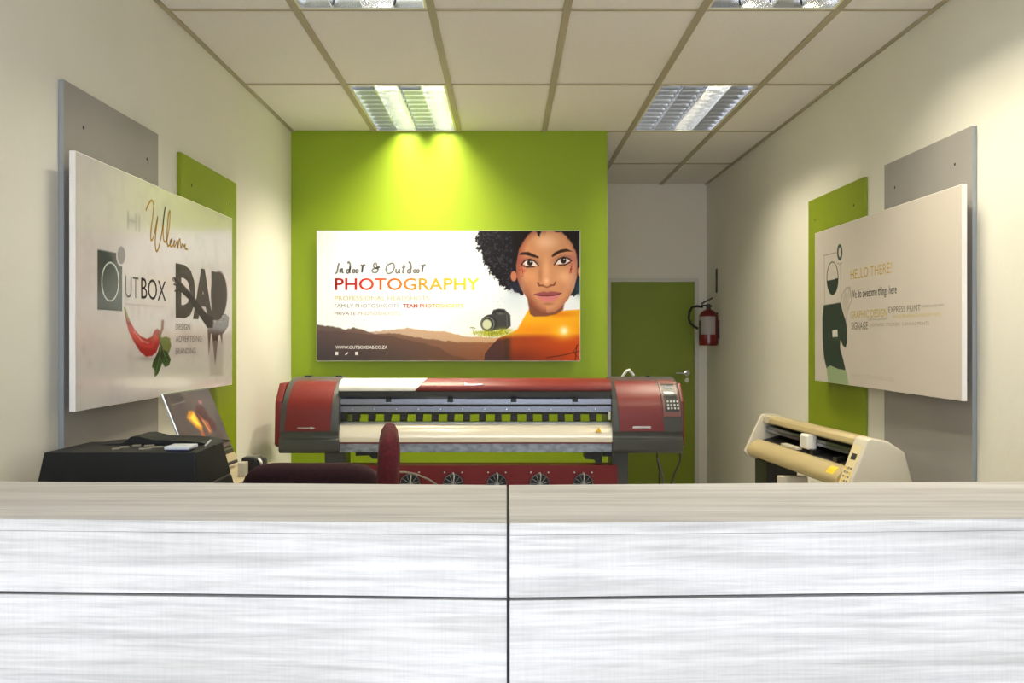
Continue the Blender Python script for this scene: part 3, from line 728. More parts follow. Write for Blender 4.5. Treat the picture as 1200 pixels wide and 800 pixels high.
bt('WWW.OUTBOXDAB.CO.ZA', 393.3, 404.8, 454, 408.6, (235, 235, 235), CP, .01)
q3 = lambda L_: [(380+x/6, 265+y/6) for x, y in L_]
I = lambda x: q3([(x, 258), (x-8, 290), (x-14, 322), (x-26, 334)])
def nn(x): return q3([(x, 300), (x, 328), (x+6, 306), (x+14, 300), (x+16, 326), (x+22, 322)])
def dd(x): return q3([(x+20, 306), (x+4, 306), (x, 322), (x+8, 330), (x+18, 318), (x+26, 290), (x+22, 262), (x+12, 250), (x+8, 262)]), q3([(x+24, 280), (x+20, 320), (x+28, 328)])
def oo(x): return q3([(x+8, 304), (x, 312), (x+4, 326), (x+14, 324), (x+16, 308), (x+8, 304)])
def rr(x): return q3([(x, 280), (x+5, 272), (x+10, 282), (x+7, 326), (x+10, 300), (x+16, 276), (x+24, 270), (x+29, 278)])
L_ = [I(104), nn(112), *dd(158), oo(198), oo(222), rr(258)]
L_ += [q3([(392, 284), (372, 286), (366, 262), (352, 262), (346, 280), (362, 296), (378, 300), (370, 322), (346, 326), (336, 312), (348, 298), (372, 292), (392, 290)])]
L_ += [q3([(470, 262), (444, 274), (434, 304), (446, 332), (472, 326), (492, 294), (488, 266), (470, 260), (456, 268)])]
L_ += [q3([(506, 298), (504, 322), (516, 328), (528, 300), (528, 326), (536, 324)]), q3([(562, 262), (556, 300), (552, 326), (566, 326)]), q3([(546, 290), (574, 286)]), *dd(586), oo(628), oo(650), rr(682)]
fb.strokes(L_, .0115, (118, 118, 120), CP)
# three small square icons
mbv = []
for k, (cx, cy) in enumerate(((394.6, 414), (406, 414), (418, 414))):
    p0 = fb.pos(np.array([fb.inv(cx+dx, cy)[0] for dx in (-1.7, 1.7, 1.7, -1.7)]), np.array([fb.inv(cx, cy+dy)[1] for dy in (1.9, 1.9, -1.9, -1.9)]), .0012)
    if k == 1: p0 = fb.pos(np.array([fb.inv(cx+dx, cy)[0] for dx in (-2, -.5, 1.2, 2.2, .6)]), np.array([fb.inv(cx, cy+dy)[1] for dy in (1.6, 1.9, .6, -1.6, -1)]), .0012)
    color_grid('printed_icon', p0, [tuple(range(len(p0)))], lin_np((232, 232, 232))[None, :].repeat(len(p0), 0), 'ink', CP)

# =================================================================== LARGE PRINTER
YQ = 5.30; SQ = YQ/F
def qx(px): return (px-VX)*SQ
def qz(py): return CH-(py-VY)*SQ
WP = thing('wide_format_printer', 'long red and grey wide format printer standing before the green wall', 'printer', (qx(562), 5.55, 0))
# top cover (white part then red part), curved section
def cover_prof(z0, z1, yf, yb):
    pr = []
    for k in range(9):
        t = k/8*math.pi/2
        pr.append((yf+(1-math.cos(t))*.16, z0+.01+(z1-z0-.01)*math.sin(t)))
    pr += [(yb, z1-.01), (yb, z0), (yf+.004, z0)]
    return pr
zt, zc = qz(444.3), qz(458)
def slant(mb, pr, xa0, xa1, xb0, xb1):
    """prism whose ends slant: x at low z / high z"""
    zs = [q[1] for q in pr]; lo_, hi_ = min(zs), max(zs); n = len(pr)
    f_ = lambda z, a, b: a+(b-a)*(z-lo_)/(hi_-lo_)
    vs_ = [(f_(z, xa0, xa1), y, z) for y, z in pr]+[(f_(z, xb0, xb1), y, z) for y, z in pr]
    return mb.add(vs_, [tuple(range(n))[::-1], tuple(range(n, 2*n))]+[(i, (i+1) % n, n+(i+1) % n, n+i) for i in range(n)])
pr = cover_prof(zc, zt, YQ+.0, YQ+.36)
slant(MB(), pr, qx(397), qx(397), qx(486), qx(498)).build('top_cover', 'printer_white', WP, smooth=True)
slant(MB(), pr, qx(486.3), qx(498.3), qx(717), qx(717)).build('top_cover', 'printer_red', WP, smooth=True)
# arrow badges
def arrow(mb, x0, x1, zc_, y, h=.010):
    return mb.prism([(x0, zc_-h*.25), (x1-.03, zc_-h*.35), (x1-.03, zc_-h*.9), (x1, zc_), (x1-.03, zc_+h*.9), (x1-.03, zc_+h*.35), (x0, zc_+h*.4)], lambda u, v, q: (u, q, v), y, y+.006)
MB().prism([(qx(544), qz(447.8)), (qx(549), qz(450)), (qx(566), qz(449.6)), (qx(566), qz(450.8)), (qx(549), qz(452.2)), (qx(544), qz(453))], lambda u, v, q: (u, q-.0, v), YQ+.012, YQ+.04).build('badge', 'silver', WP)
# front window and carriage beam
MB().prism([(YQ+.015, qz(458.5)), (YQ+.03, qz(467)), (YQ+.05, qz(467)), (YQ+.04, qz(458.5))], lambda u, v, q: (q, u, v), qx(398), qx(717)).build('front_window', 'window_dark', WP)
MB().box(qx(398), qx(717), YQ+.012, YQ+.13, qz(474), qz(467.2)).build('carriage_rail', 'rail', WP, bevel=.003)
MB().box(qx(398), qx(717), YQ+.04, YQ+.12, qz(476.3), qz(474.2)).build('rail_gap', 'black', WP)
MB().box(qx(398), qx(717), YQ+.02, YQ+.12, qz(483), qz(476.4)).build('pinch_beam', 'rail', WP, bevel=.002)
MB().box(qx(398), qx(717), YQ+.03, YQ+.10, qz(484.6), qz(483.1)).build('beam_lip', 'black', WP)
MB().box(qx(398), qx(717), YQ+.14, YQ+.33, qz(470), qz(458.5)).build('rear_beam', 'printer_dark', WP)
for px in (455, 527.5, 602, 674):
    MB().box(qx(px-3.2), qx(px+3.2), YQ+.004, YQ+.03, qz(471), qz(466.8)).build('rail_clip', 'black', WP)
for px in range(412, 716, 26):
    MB().lathe([(.003, 0), (.003, -.003), (0, -.004)], (qx(px), YQ+.02, qz(479.5)), 8, 'y').build('screw', 'chrome', WP)
roll = None
for k in range(17):
    px = 397.3+18.62*k+.2
    if k == 0: px = 401
    c = Vector((qx(px), YQ+.055, qz(489)))
    if roll is None:
        m = MB().box(-.020, .020, -.03, .03, .010, .032)
        m.prism([(-.014, -.02), (.014, -.02), (.020, -.006), (.020, .012), (-.020, .012), (-.020, -.006)], lambda u, v, q: (u, q, v), -.028, .028)
        m.tube([(-.021, -.018, -.015), (.021, -.018, -.015)], .012, 10)
        roll = m.build('pinch_roller', 'black', WP, local=True)
        roll.location = c-Vector(WP.location)
    else:
        r = roll.copy(); COL.objects.link(r); r.location = c-Vector(WP.location)
MB().tube([(qx(398), YQ+.08, qz(485.8)), (qx(717), YQ+.08, qz(485.8))], .0035, 8).build('roller_shaft', 'black', WP)
# platen: rounded sheet
zp0, zp1 = qz(517.5), qz(497)
pr = [(YQ+.10, zp1-.012), (YQ+.10, zp1)]
for k in range(8):
    t = k/7*math.pi/2; pr.append((YQ+.03-math.sin(t)*.055, zp1-.0+(-(1-math.cos(t)))*.09))
pr += [(YQ-.02, zp0)]+[(YQ-.012, zp0), (YQ-.01, zp1-.05), (YQ+.03, zp1-.015)]
MB().prism(pr, lambda u, v, q: (q, u, v), qx(395), qx(718)).build('platen', 'platen', WP, smooth=True)
MB().box(qx(397), qx(717), YQ+.06, YQ+.12, qz(497.2), qz(495.4)).build('platen_edge', 'rail', WP)
MB().box(qx(397), qx(717), YQ-.016, YQ+.04, qz(519.4), qz(517.4)).build('platen_trim', 'beam_red', WP)
MB().box(qx(397), qx(717), YQ-.008, YQ+.05, qz(529.5), qz(519.3)).build('front_rail', 'galv', WP, bevel=.001)
def T(x, y): return f"{x}"
tri = MB().prism([(qx(697.5), qz(505.5)), (qx(704.5), qz(505.5)), (qx(701), qz(499.8))], lambda u, v, q: (u, q, v), YQ-.029, YQ-.016)
tri.build('warning_sticker', 'sticker_yellow', WP)
# heads
def head_prof(top=443.2, bot=530.5, yb=.62):
    zt_, zb = qz(top), qz(bot)
    pr = [(YQ+.26, zt_)]
    for k in range(1, 9):
        t = k/8*math.pi/2; pr.append((YQ+.26-math.sin(t)*.30, zt_-(1-math.cos(t))*.22))
    zz = pr[-1][1]
    pr += [(YQ-.045, qz(505)), (YQ-.035, qz(508)), (YQ-.035, qz(512)), (YQ-.052, qz(514)), (YQ-.045, zb+.02), (YQ-.02, zb), (YQ+yb-.1, zb), (YQ+yb-.06, zb+.1), (YQ+yb-.1, zt_-.03)]
    return pr
hp_ = head_prof()
def along(z):   # front y of head at height z
    pts = hp_[:10]; zs = [q[1] for q in pts][::-1]; ys = [q[0] for q in pts][::-1]
    return float(np.interp(z, zs, ys))
def shell(mb, x0a, x1a, x0b, x1b, y0_, y1_, lift, thick=.012, n=12):
    """curved plate following the head front, from pixel row y1_ (bottom) to y0_ (top)"""
    vs_ = []; 
    for k in range(n+1):
        t = k/n; z = qz(y1_+(y0_-y1_)*t); xa = x0a+(x0b-x0a)*t; xb = x1a+(x1b-x1a)*t; y = along(z)
        vs_ += [(qx(xa), y-lift, z), (qx(xb), y-lift, z), (qx(xb), y+thick, z), (qx(xa), y+thick, z)]
    fs = [(0, 1, 2, 3), (4*n, 4*n+3, 4*n+2, 4*n+1)]
    for k in range(n):
        for i in range(4): j = (i+1) % 4; fs.append((4*k+i, 4*k+j, 4*k+4+j, 4*k+4+i))
    return mb.add(vs_, fs)
def head(px0, px1, red0, red1, redt0, redt1, strip0, strip1):
    # body with tapered outer side
    b = slant(MB(), hp_, qx(px0[0]), qx(px0[1]), qx(px1[0]), qx(px1[1])).build('head_housing', 'printer_grey', WP, smooth=True, bevel=.006, seg=2)
    cv = shell(MB(), red0, red1, redt0, redt1, 445.5, 504, .006).build('head_cover', 'printer_red', WP, smooth=True)
    return b, cv
b, cv = head((328, 334), (398.5, 398), 335.5, 389, 341, 391, 0, 0)
z = qz(500.3); arrow(MB(), qx(351), qx(372), z, along(z)-.012).build('badge', 'silver', cv)
# red side cheeks
def cheek(x0, x1):
    m = MB().prism([(YQ+.10, qz(450)), (YQ-.0, qz(470)), (YQ-.02, qz(520)), (YQ+.02, qz(524)), (YQ+.45, qz(524)), (YQ+.45, qz(450))], lambda u, v, q: (q, u, v), qx(x0), qx(x1))
    m.build('side_cheek', 'printer_red', WP, smooth=True, bevel=.004)
cheek(322.5, 331)
b, cv = head((717, 717), (799, 797), 725, 777, 722, 772, 0, 0)
z = qz(499.5); MB().box(qx(740), qx(761), along(z)-.014, along(z), z-.006, z+.006).build('badge', 'silver', cv, bevel=.003)
cheek(797, 801.5)
MB().tube([(qx(736), YQ+.27, qz(444)), (qx(741), YQ+.25, qz(436)), (qx(744), YQ+.25, qz(435)), (qx(750), YQ+.27, qz(442))], .009, 8).build('hose_clip', 'printer_white', WP, smooth=True)
for px in (348, 352, 386, 390, 767): MB().box(qx(px-1.5), qx(px+1.5), YQ+.24, YQ+.30, qz(443.5), qz(442)).build('hinge', 'printer_dark', WP)
# keypad
kp = shell(MB(), 776, 796, 774, 794, 446, 487, .010).build('keypad_panel', 'printer_grey', WP, smooth=True)
M['keypad_rim'] = mat('keypad_rim', S(120, 70, 62), .4); kp.data.materials[0] = M['keypad_rim']
shell(MB(), 778.2, 794.6, 776.2, 791.8, 450.5, 481.5, .0115, .004).build('keypad_face', 'printer_dark', kp, smooth=True)
shell(MB(), 780, 791.5, 779, 790.5, 459, 466, .0135, .002, 3).build('display', 'lcd', kp)
for r_ in range(3):
    for c_ in range(4):
        px, py = 781.3+c_*3.75+r_*.25, 469.8+r_*3.9; z = qz(py)
        MB().box(qx(px-.95), qx(px+.95), along(z)-.017, along(z)-.011, z-.0052, z+.0052).build('key', 'key', kp, bevel=.001, seg=1)
arrow(MB(), qx(779), qx(788), qz(454.5), along(qz(454.5))-.019, .006).build('badge', 'silver', kp)
# warning mark at the right end of the media slot
MB().box(qx(713.3), qx(715.5), YQ-.0, YQ+.008, qz(491.5), qz(482.5)).build('label_mark', 'key', WP)
# stand
for px0, px1 in ((378, 402), (718, 738)):
    MB().box(qx(px0), qx(px1), YQ+.06, YQ+.26, .06, qz(530.6)).build('leg', 'printer_grey', WP, bevel=.004)
    MB().box(qx(px0)-.01, qx(px1)+.01, YQ-.18, YQ+.62, .035, .11).build('foot', 'printer_dark', WP, bevel=.006)
    for yy in (YQ-.12, YQ+.56):
        MB().lathe([(.03, -.014), (.033, -.008), (.033, .008), (.03, .014)], (qx((px0+px1)/2), yy, .034), 16, 'x').build('caster', 'black', WP, smooth=True)
MB().prism([(qx(416), qz(530)), (qx(442), qz(530)), (qx(442), qz(538)), (qx(436), qz(538)), (qx(432), qz(534)), (qx(416), qz(534.5))], lambda u, v, q: (u, q, v), YQ+.02, YQ+.16).build('bracket', 'black', WP)
MB().prism([(qx(690), qz(530)), (qx(706), qz(530)), (qx(706), qz(544)), (qx(700), qz(544)), (qx(697), qz(539)), (qx(686), qz(538)), (qx(686), qz(533))], lambda u, v, q: (u, q, v), YQ+.02, YQ+.16).build('bracket', 'black', WP)
MB().box(qx(708), qx(717), YQ+.05, YQ+.1, qz(536), qz(532)).build('bracket', 'black', WP)
# drying beam with fans
zb1, zb0 = qz(545.5), qz(584)
YB_ = YQ+.02
bm_ = MB().box(qx(402), qx(724), YB_, YB_+.04, zb0, zb1).box(qx(402), qx(724), YB_+.04, YB_+.12, zb1-.02, zb1)
beam = bm_.build('drying_beam', 'beam_red', WP, bevel=.002)
for px in (480.5, 531, 582.3, 632.5, 683.5):
    c = (qx(px), YB_-.001, qz(567))
    MB().lathe([(.060, .0), (.060, -.006), (.054, -.008), (.05, -.003), (0, -.002)], c, 28, 'y').build('fan', 'printer_dark', beam, smooth=True)
    g = MB()
    g.lathe([(.016, -.012), (.014, -.017), (.0, -.018)], c, 16, 'y')
    for k in range(11):
        t = 2*math.pi*k/11+.1
        g.tube([(c[0]+.012*math.cos(t), c[1]-.014, c[2]+.012*math.sin(t)), (c[0]+.036*math.cos(t+.12), c[1]-.018, c[2]+.036*math.sin(t+.12)), (c[0]+.058*math.cos(t+.16), c[1]-.01, c[2]+.058*math.sin(t+.16))], .0018, 5)
    for rr_ in (.058,):
        g.tube([(c[0]+rr_*math.cos(a), c[1]-.018, c[2]+rr_*math.sin(a)) for a in np.linspace(0, 2*math.pi, 25)], .0015, 5)
    g.build('fan_guard', 'galv', beam, smooth=True)
    MB().tube([(c[0]-.004, c[1]-.022, c[2]+.066), (c[0]+.003, c[1]-.026, c[2]+.068), (c[0]+.006, c[1]-.024, c[2]+.05), (c[0]+.001, c[1]-.022, c[2]-.0)], .0035, 6).build('fan_clip', 'silver', beam, smooth=True)
    for sx in (-1, 1):
        MB().lathe([(.005, -.002), (.005, -.012), (0, -.014)], (c[0]+sx*.052, c[1], c[2]+.068), 8, 'y').build('screw', 'silver', beam)
MB().tube([P(463, 552.5, YQ-.06), P(475, 553, YQ-.07), P(488, 555.5, YQ-.07), P(502, 561.5, YQ-.07), P(513, 568.5, YQ-.06), P(520, 576, YQ+.0), P(522, 590, YQ+.03)], .006, 8).build('hose', 'cable_light', WP, smooth=True)
MB().tube([P(797, 529, YQ+.1), P(797, 540, YQ+.1), P(790, 556, YQ+.1), P(785, 572, YQ+.1), P(782, 640, YQ+.1), P(776, 676, YQ+.12)], .006, 8).build('power_cable', 'cable', WP, smooth=True)
MB().tube([P(770, 536, YQ+.3), P(773, 545, YQ+.3), P(777, 560, YQ+.3), P(778, 572, YQ+.3), P(781, 650, YQ+.3)], .007, 8).build('power_cable', 'cable_light', WP, smooth=True)
MB().tube([P(770, 529, YQ+.3), P(770, 537, YQ+.3), P(773, 552, YQ+.3), P(772, 575, YQ+.3), P(774, 640, YQ+.3)], .005, 8).build('power_cable', 'cable', WP, smooth=True)

# =================================================================== DESK AND MACHINE ON THE LEFT
DZT = .930
dk_ = thing('side_desk', 'beige desk along the left wall under the black machine, only its corner showing', 'desk', (-1.23, 2.9, 0))
MB().box(XL+.025, -.955, 2.35, 3.72, DZT-.028, DZT).build('desk_top', 'desk', dk_, bevel=.002)
for x in (XL+.04, -1.0):
    for y in (2.4, 3.66): MB().box(x, x+.035, y-.018, y+.018, 0, DZT-.028).build('leg', 'desk_leg', dk_)
MB().box(XL+.06, -1.0, 3.60, 3.615, .3, DZT-.03).build('modesty_panel', 'desk', dk_)

SC = thing('flatbed_machine', 'large charcoal flatbed machine with sloping sides behind the counter at left', 'scanner', (-1.18, 2.9, DZT))
zm0, zm1 = DZT+.001, 1.100
B0 = [(-1.435, 2.70), (-.935, 2.70), (-.935, 3.09), (-1.435, 3.09)]; B1 = [(-1.405, 2.715), (-.944, 2.715), (-.952, 3.00), (-1.395, 3.00)]
zmid = zm0+.055
mid = [tuple(np.array(a)*.66+np.array(b)*.34) for a, b in zip(B0, B1)]
MB().hexa([(x, y, zm0) for x, y in B0]+[(x, y, zmid-.003) for x, y in mid]).build('base', 'machine', SC, bevel=.004)
mid2 = [(x*1.0+(.003 if x < -1.2 else -.003), y+(.003 if y < 2.9 else -.003)) for x, y in mid]
MB().hexa([(x, y, zmid-.003) for x, y in mid2]+[(x, y, zmid) for x, y in mid2]).build('seam', 'cable_light', SC)
MB().hexa([(x, y, zmid) for x, y in mid]+[(x, y, zm1) for x, y in B1]).build('lid', 'machine', SC, bevel=.005)
# raised rear hood
def cb(px, Y): return (px-VX)*Y/F
hood = [(cb(118, 2.98), zm1-.002), (cb(140, 2.98), zm1+.004), (cb(155, 2.98), P(155, 516, 2.98).z), (cb(165, 2.98), P(165, 508.5, 2.98).z), (cb(173, 2.98), P(173, 508, 2.98).z), (cb(190, 2.98), P(190, 512, 2.98).z), (cb(215, 2.98), P(215, 512.5, 2.98).z), (cb(245, 2.98), P(245, 514.5, 2.98).z), (cb(258, 2.98), P(258, 520, 2.98).z), (cb(260, 2.98), zm1-.002)]
MB().prism(hood, lambda u, v, q: (u, q, v), 2.90, 3.05).build('rear_hood', 'machine', SC, bevel=.003)
for (x, y, l) in ((160, 519.5, 6), (175, 519.5, 7), (146, 524, 6), (170, 526, 8), (183, 524, 9), (136, 526, 5)):
    Y = (CH-zm1)*F/(y-VY); Y = min(max(Y, 2.74), 2.88); xx = (x-VX)*Y/F
    m = MB().box(-l*.0022, l*.0022, -.011, .011, 0, .003)
    q = [(Matrix.Translation((xx, Y, zm1)) @ Matrix.Rotation(.35, 4, 'Z')) @ Vector(v) for v in m.v]; m.v = [tuple(v) for v in q]
    m.build('button', 'paper', SC)
MB().tube([P(240, 522.5, 2.86), P(247, 515.5, 2.88)], .0035, 6).build('hinge_pin', 'silver', SC)
PH = thing('white_gadget', 'small white flat gadget with dark underside lying on top of the charcoal machine', 'gadget', (P(211, 530, 2.76).x, 2.76, zm1+.001))
MB().box(P(198, 530, 2.76).x, P(224, 530, 2.76).x, 2.735, 2.80, zm1+.001, zm1+.006).build('base', 'phone_edge', PH, bevel=.001)
MB().box(P(196.5, 530, 2.76).x, P(225.5, 530, 2.76).x, 2.73, 2.81, zm1+.006, zm1+.016).build('case', 'phone', PH, bevel=.003)

# ---- laptop
def quad_slab(mb, a, b, c, d, n, th):   # a,b,c,d corners, n outward; slab behind
    n = Vector(n).normalized(); pts = [Vector(q) for q in (a, b, c, d)]
    return mb.hexa([q-n*th for q in pts]+[q for q in pts])
TLc = P(190, 461, 3.20); TRc = P(244, 453.5, 3.62)
wd_ = (TRc-TLc); wd_.z = 0; wd = wd_.normalized()
nh = Vector((wd.y, -wd.x, 0)).normalized()         # faces +X
down = (nh*.38+Vector((0, 0, -.92))).normalized()
nrm = wd.cross(down).normalized()
if nrm.x < 0: nrm = -nrm
LP = thing('laptop', 'open laptop leaning back, yellow and red splash picture on its dark screen', 'laptop', (P(270, 545, 3.45).x, 3.45, DZT))
L1 = .262; L2 = .345
a, b = TLc, TRc
quad_slab(MB(), a, b, b+down*L1, a+down*L1, nrm, .008).build('screen_lid', 'silver', LP, bevel=.002)
ins = .008
sa, sb = a+wd*ins+down*ins, b-wd*ins+down*ins
na, nz_ = 120, 90
G_ = [[(sa+(sb-sa)*(i/(na-1))+down*(L1-.02)*(j/(nz_-1))+nrm*.0015) for i in range(na)] for j in range(nz_)]
vv = np.array([list(q) for r in G_ for q in r])
U, V = np.meshgrid(np.linspace(0, 1, na), np.linspace(0, 1, nz_)); U = U.ravel(); V = V.ravel()
p = Paint(U*100-2, V*92-2, (70, 62, 62))
p.mix(np.clip(vnoise(U*100, V*70, 20, 21)+.3, 0, .5), (96, 84, 80))
p.ell(22, 6, 12, 4, (44, 38, 38), 3, .8); p.line([(6, 13), (34, 11)], 1, (150, 140, 136), 1, .6)
p.ell(60, 36, 12, 15, (62, 14, 16), 6, .9); p.ell(72, 52, 8, 10, (74, 18, 20), 6, .8)
p.poly([(24, 35), (34, 26), (44, 27), (50, 52), (45, 60), (34, 50)], (200, 130, 36), 3); p.poly([(30, 36), (42, 30), (46, 52), (38, 48)], (238, 214, 60), 4)
p.poly([(50, 32), (56, 40), (66, 48), (66, 64), (58, 66), (54, 50)], (150, 84, 50), 4); p.line([(56, 44), (62, 62)], 1.6, (220, 160, 100), 2); p.ell(66, 16, 4, 3, (190, 120, 120), 3, .7); p.ell(44, 64, 4, 6, (190, 90, 40), 4, .7)
idx = np.arange(na*nz_).reshape(nz_, na); ff = np.stack([idx[:-1, :-1], idx[:-1, 1:], idx[1:, 1:], idx[1:, :-1]], -1).reshape(-1, 4).tolist()
M['screen_on'] = attr_mat('lit_screen', .25, .3, .22)
quad_slab(MB(), a+wd*.003+down*.003+nrm*.0008, b-wd*.003+down*.003+nrm*.0008, b-wd*.003+down*(L1-.002)+nrm*.0008, a+wd*.003+down*(L1-.002)+nrm*.0008, nrm, .001).build('bezel', 'black_gloss', LP)
color_grid('screen', vv, ff, lin_np(p.c), 'screen_on', LP)
c0, c1 = a+down*(L1+.002), b+down*(L1+.002); Lb = (b.z-DZT-.018)/abs(down.z)-L1
quad_slab(MB(), c0, c1, c1+down*Lb, c0+down*Lb, nrm, .016).build('keyboard_base', 'black_gloss', LP, bevel=.002)
quad_slab(MB(), c0+wd*.02+down*.018+nrm*.002, c1-wd*.004+down*.018+nrm*.002, c1-wd*.004+down*.05+nrm*.002, c0+wd*.02+down*.05+nrm*.002, nrm, .002).build('palm_rest', 'desk', LP)
# small black camera-like item with a pale tab
KB = thing('camera', 'small black camera with a pale strap tab lying at the desk corner by the laptop', 'camera', (P(296, 551, 3.42).x, 3.42, DZT))
k0 = P(287, 551, 3.42); 
MB().box(P(284, 540, 3.42).x, P(303, 540, 3.42).x, 3.40, 3.48, DZT+.001, P(290, 535, 3.42).z).build('body', 'black_gloss', KB, bevel=.010)
MB().lathe([(.022, 0), (.024, .01), (.022, .028), (0, .03)], (P(302, 542, 3.42).x, 3.43, P(302, 543, 3.42).z), 20, 'x').build('lens', 'black_gloss', KB, smooth=True)
MB().tube([P(303, 537, 3.39), P(306, 541, 3.38), P(307, 548, 3.39)], .005, 6).build('strap_tab', 'printer_white', KB, smooth=True)
MB().box(P(283, 548, 3.38).x, P(291, 548, 3.38).x, 3.33, 3.38, DZT+.001, P(285, 541, 3.36).z).build('grip_pack', 'cutter_white', KB, bevel=.003)

# =================================================================== OFFICE CHAIRS
def chair(name, label, m, loc, rz, bw, bh0, bh1, th, bowed=.0):
    """local: seat at +y side of the backrest; backrest plane at y=0"""
    t = thing(name, label, 'chair', loc, rz, 'maroon office chairs behind the counter')
    # backrest: rounded pad
    me = MB(); nu, nv = 20, 14; vs_ = []
    zc_, hh = (bh0+bh1)/2, (bh1-bh0)/2
    for side in (1, -1):
        for j in range(nv+1):
            for i in range(nu+1):
                u = math.sin(math.pi/2*(-1+2*i/nu)); v = math.sin(math.pi/2*(-1+2*j/nv))
                # superellipse mapping of the square
                uu = u*math.sqrt(1-.26*v**6); vv_ = v*math.sqrt(1-.26*u**6)
                edge = max(0, 1-max(abs(u), abs(v))**9)
                y = side*th/2*(edge**.5)-bowed*(1-u*u)+.02*(v-.0)*-0.6
                vs_.append((uu*bw/2, y, zc_+vv_*hh))
    n_1 = (nu+1)*(nv+1); fs = []
    for s_ in (0, 1):
        for j in range(nv):
            for i in range(nu):
                q = [j*(nu+1)+i, j*(nu+1)+i+1, (j+1)*(nu+1)+i+1, (j+1)*(nu+1)+i]; q = [k+s_*n_1 for k in q]
                fs.append(tuple(q if s_ else q[::-1]))
    me.add(vs_, fs)
    o = me.build('backrest', m, t, smooth=False, local=True)
    bm = bmesh.new(); bm.from_mesh(o.data); bmesh.ops.remove_doubles(bm, verts=bm.verts, dist=1e-4); bmesh.ops.recalc_face_normals(bm, faces=bm.faces); bm.to_mesh(o.data); bm.free()
    for q in o.data.polygons: q.use_smooth = True
    MB().box(-.22, .22, .03, .48, .44, .52).build('seat', m, t, bevel=.03, seg=3, local=True, smooth=True)
    MB().box(-.20, .20, .05, .46, .425, .44).build('seat_pan', 'chair_black', t, local=True)
    MB().tube([(0, .25, .42), (0, .02, .43), (0, -.07, .50), (0, -.075, bh0+.1), (0, -.03, bh0+.16)], .016, 8).build('back_bar', 'chair_black', t, local=True, smooth=True)
    MB().tube([(0, .25, .42), (0, .25, .10)], .026, 14).build('gas_column', 'chair_black', t, local=True, smooth=True)
    for k in range(5):
        an = 2*math.pi*k/5+.3; dx, dy = math.cos(an), math.sin(an)
        MB().tube([(0, .25, .12), (dx*.14, .25+dy*.14, .105), (dx*.24, .25+dy*.24, .065)], [.025, .02, .014], 8).build('star_leg', 'chair_black', t, local=True, smooth=True)
        MB().lathe([(.018, -.018), (.024, -.010), (.024, .010), (.018, .018)], (dx*.25, .25+dy*.25, .025), 14, 'x').build('caster', 'chair_black', t, local=True, smooth=True)
    return t
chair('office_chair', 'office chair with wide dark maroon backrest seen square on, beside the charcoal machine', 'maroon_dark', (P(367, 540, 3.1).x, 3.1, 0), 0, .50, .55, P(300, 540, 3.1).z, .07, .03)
chair('office_chair', 'office chair with maroon backrest seen edge on, sticking up before the printer', 'maroon', (P(452.5, 500, 2.74).x, 2.74, 0), math.pi/2+.135, .40, .66, P(452, 497.5, 2.74).z, .066, .0)

# =================================================================== VINYL CUTTER ON THE RIGHT
CE0 = Vector((1.540, 3.90, 0)); CE1 = Vector((1.447, 5.02, 0))   # near end, far end of the top front edge
ax = (CE1-CE0).normalized(); LEN = (CE1-CE0).length
fw = Vector((-ax.y, ax.x, 0));  fw = fw if fw.x < 0 else -fw       # towards room
CT = thing('vinyl_cutter', 'cream vinyl cutting plotter on a stand by the right wall', 'plotter', (1.56, 4.45, 0))
def cf(u, v, q): w_ = CE0+ax*q+fw*u; return (w_.x, w_.y, v)
TZ = 1.010
rear = -.13
def pcut(pts, q0, q1, name, m, par=CT, **k): return MB().prism(pts, cf, q0, q1).build(name, m, par, **k)
pcut([(-.13, TZ-.09), (-.10, TZ-.015), (-.07, TZ), (-.01, TZ+.003), (.006, TZ-.008), (.012, TZ-.028), (.006, TZ-.036), (-.11, TZ-.040)], .0, LEN-.02, 'top_cover', 'cutter_beige', smooth=True, bevel=.002)
pcut([(-.10, TZ-.042), (-.085, TZ-.042), (-.085, .86), (-.10, .86)], .0, LEN-.02, 'rear_plate', 'black_gloss')
pcut([(-.08, .935), (-.01, .935), (-.006, .955), (-.08, .96)], 0, LEN-.02, 'carriage_rail', 'window_dark')
pcut([(-.012, .925), (-.006, .925), (-.006, .938), (-.012, .938)], 0, LEN-.02, 'belt', 'rail')
pcut([(-.08, .86), (.03, .86), (.035, .873), (-.08, .90)], 0, LEN-.02, 'platen_strip', 'black')
pl = [(-.09, .845), (.02, .878), (.035, .880), (.055, .876), (.078, .862), (.096, .842), (.103, .822), (.098, .802), (.08, .790), (-.06, .775)]
pcut(pl, -.0, LEN-.015, 'platen', 'cutter_beige', smooth=True)
# end caps
pcut([(-.145, .80), (-.12, .95), (-.10, TZ+.0), (-.07, TZ+.008), (.0, TZ+.010), (.016, TZ+.004), (.114, .812), (.09, .775), (-.14, .775)], LEN-.02, LEN+.01, 'end_cap', 'cutter_white', bevel=.006, smooth=True)
cap = pcut([(-.205, .76), (-.150, .96), (-.075, TZ-.002), (.0, TZ+.012), (.018, TZ+.004), (.112, .775), (.105, .755)], -.11, -.0, 'end_cap', 'cutter_white', bevel=.010, smooth=True, seg=3)
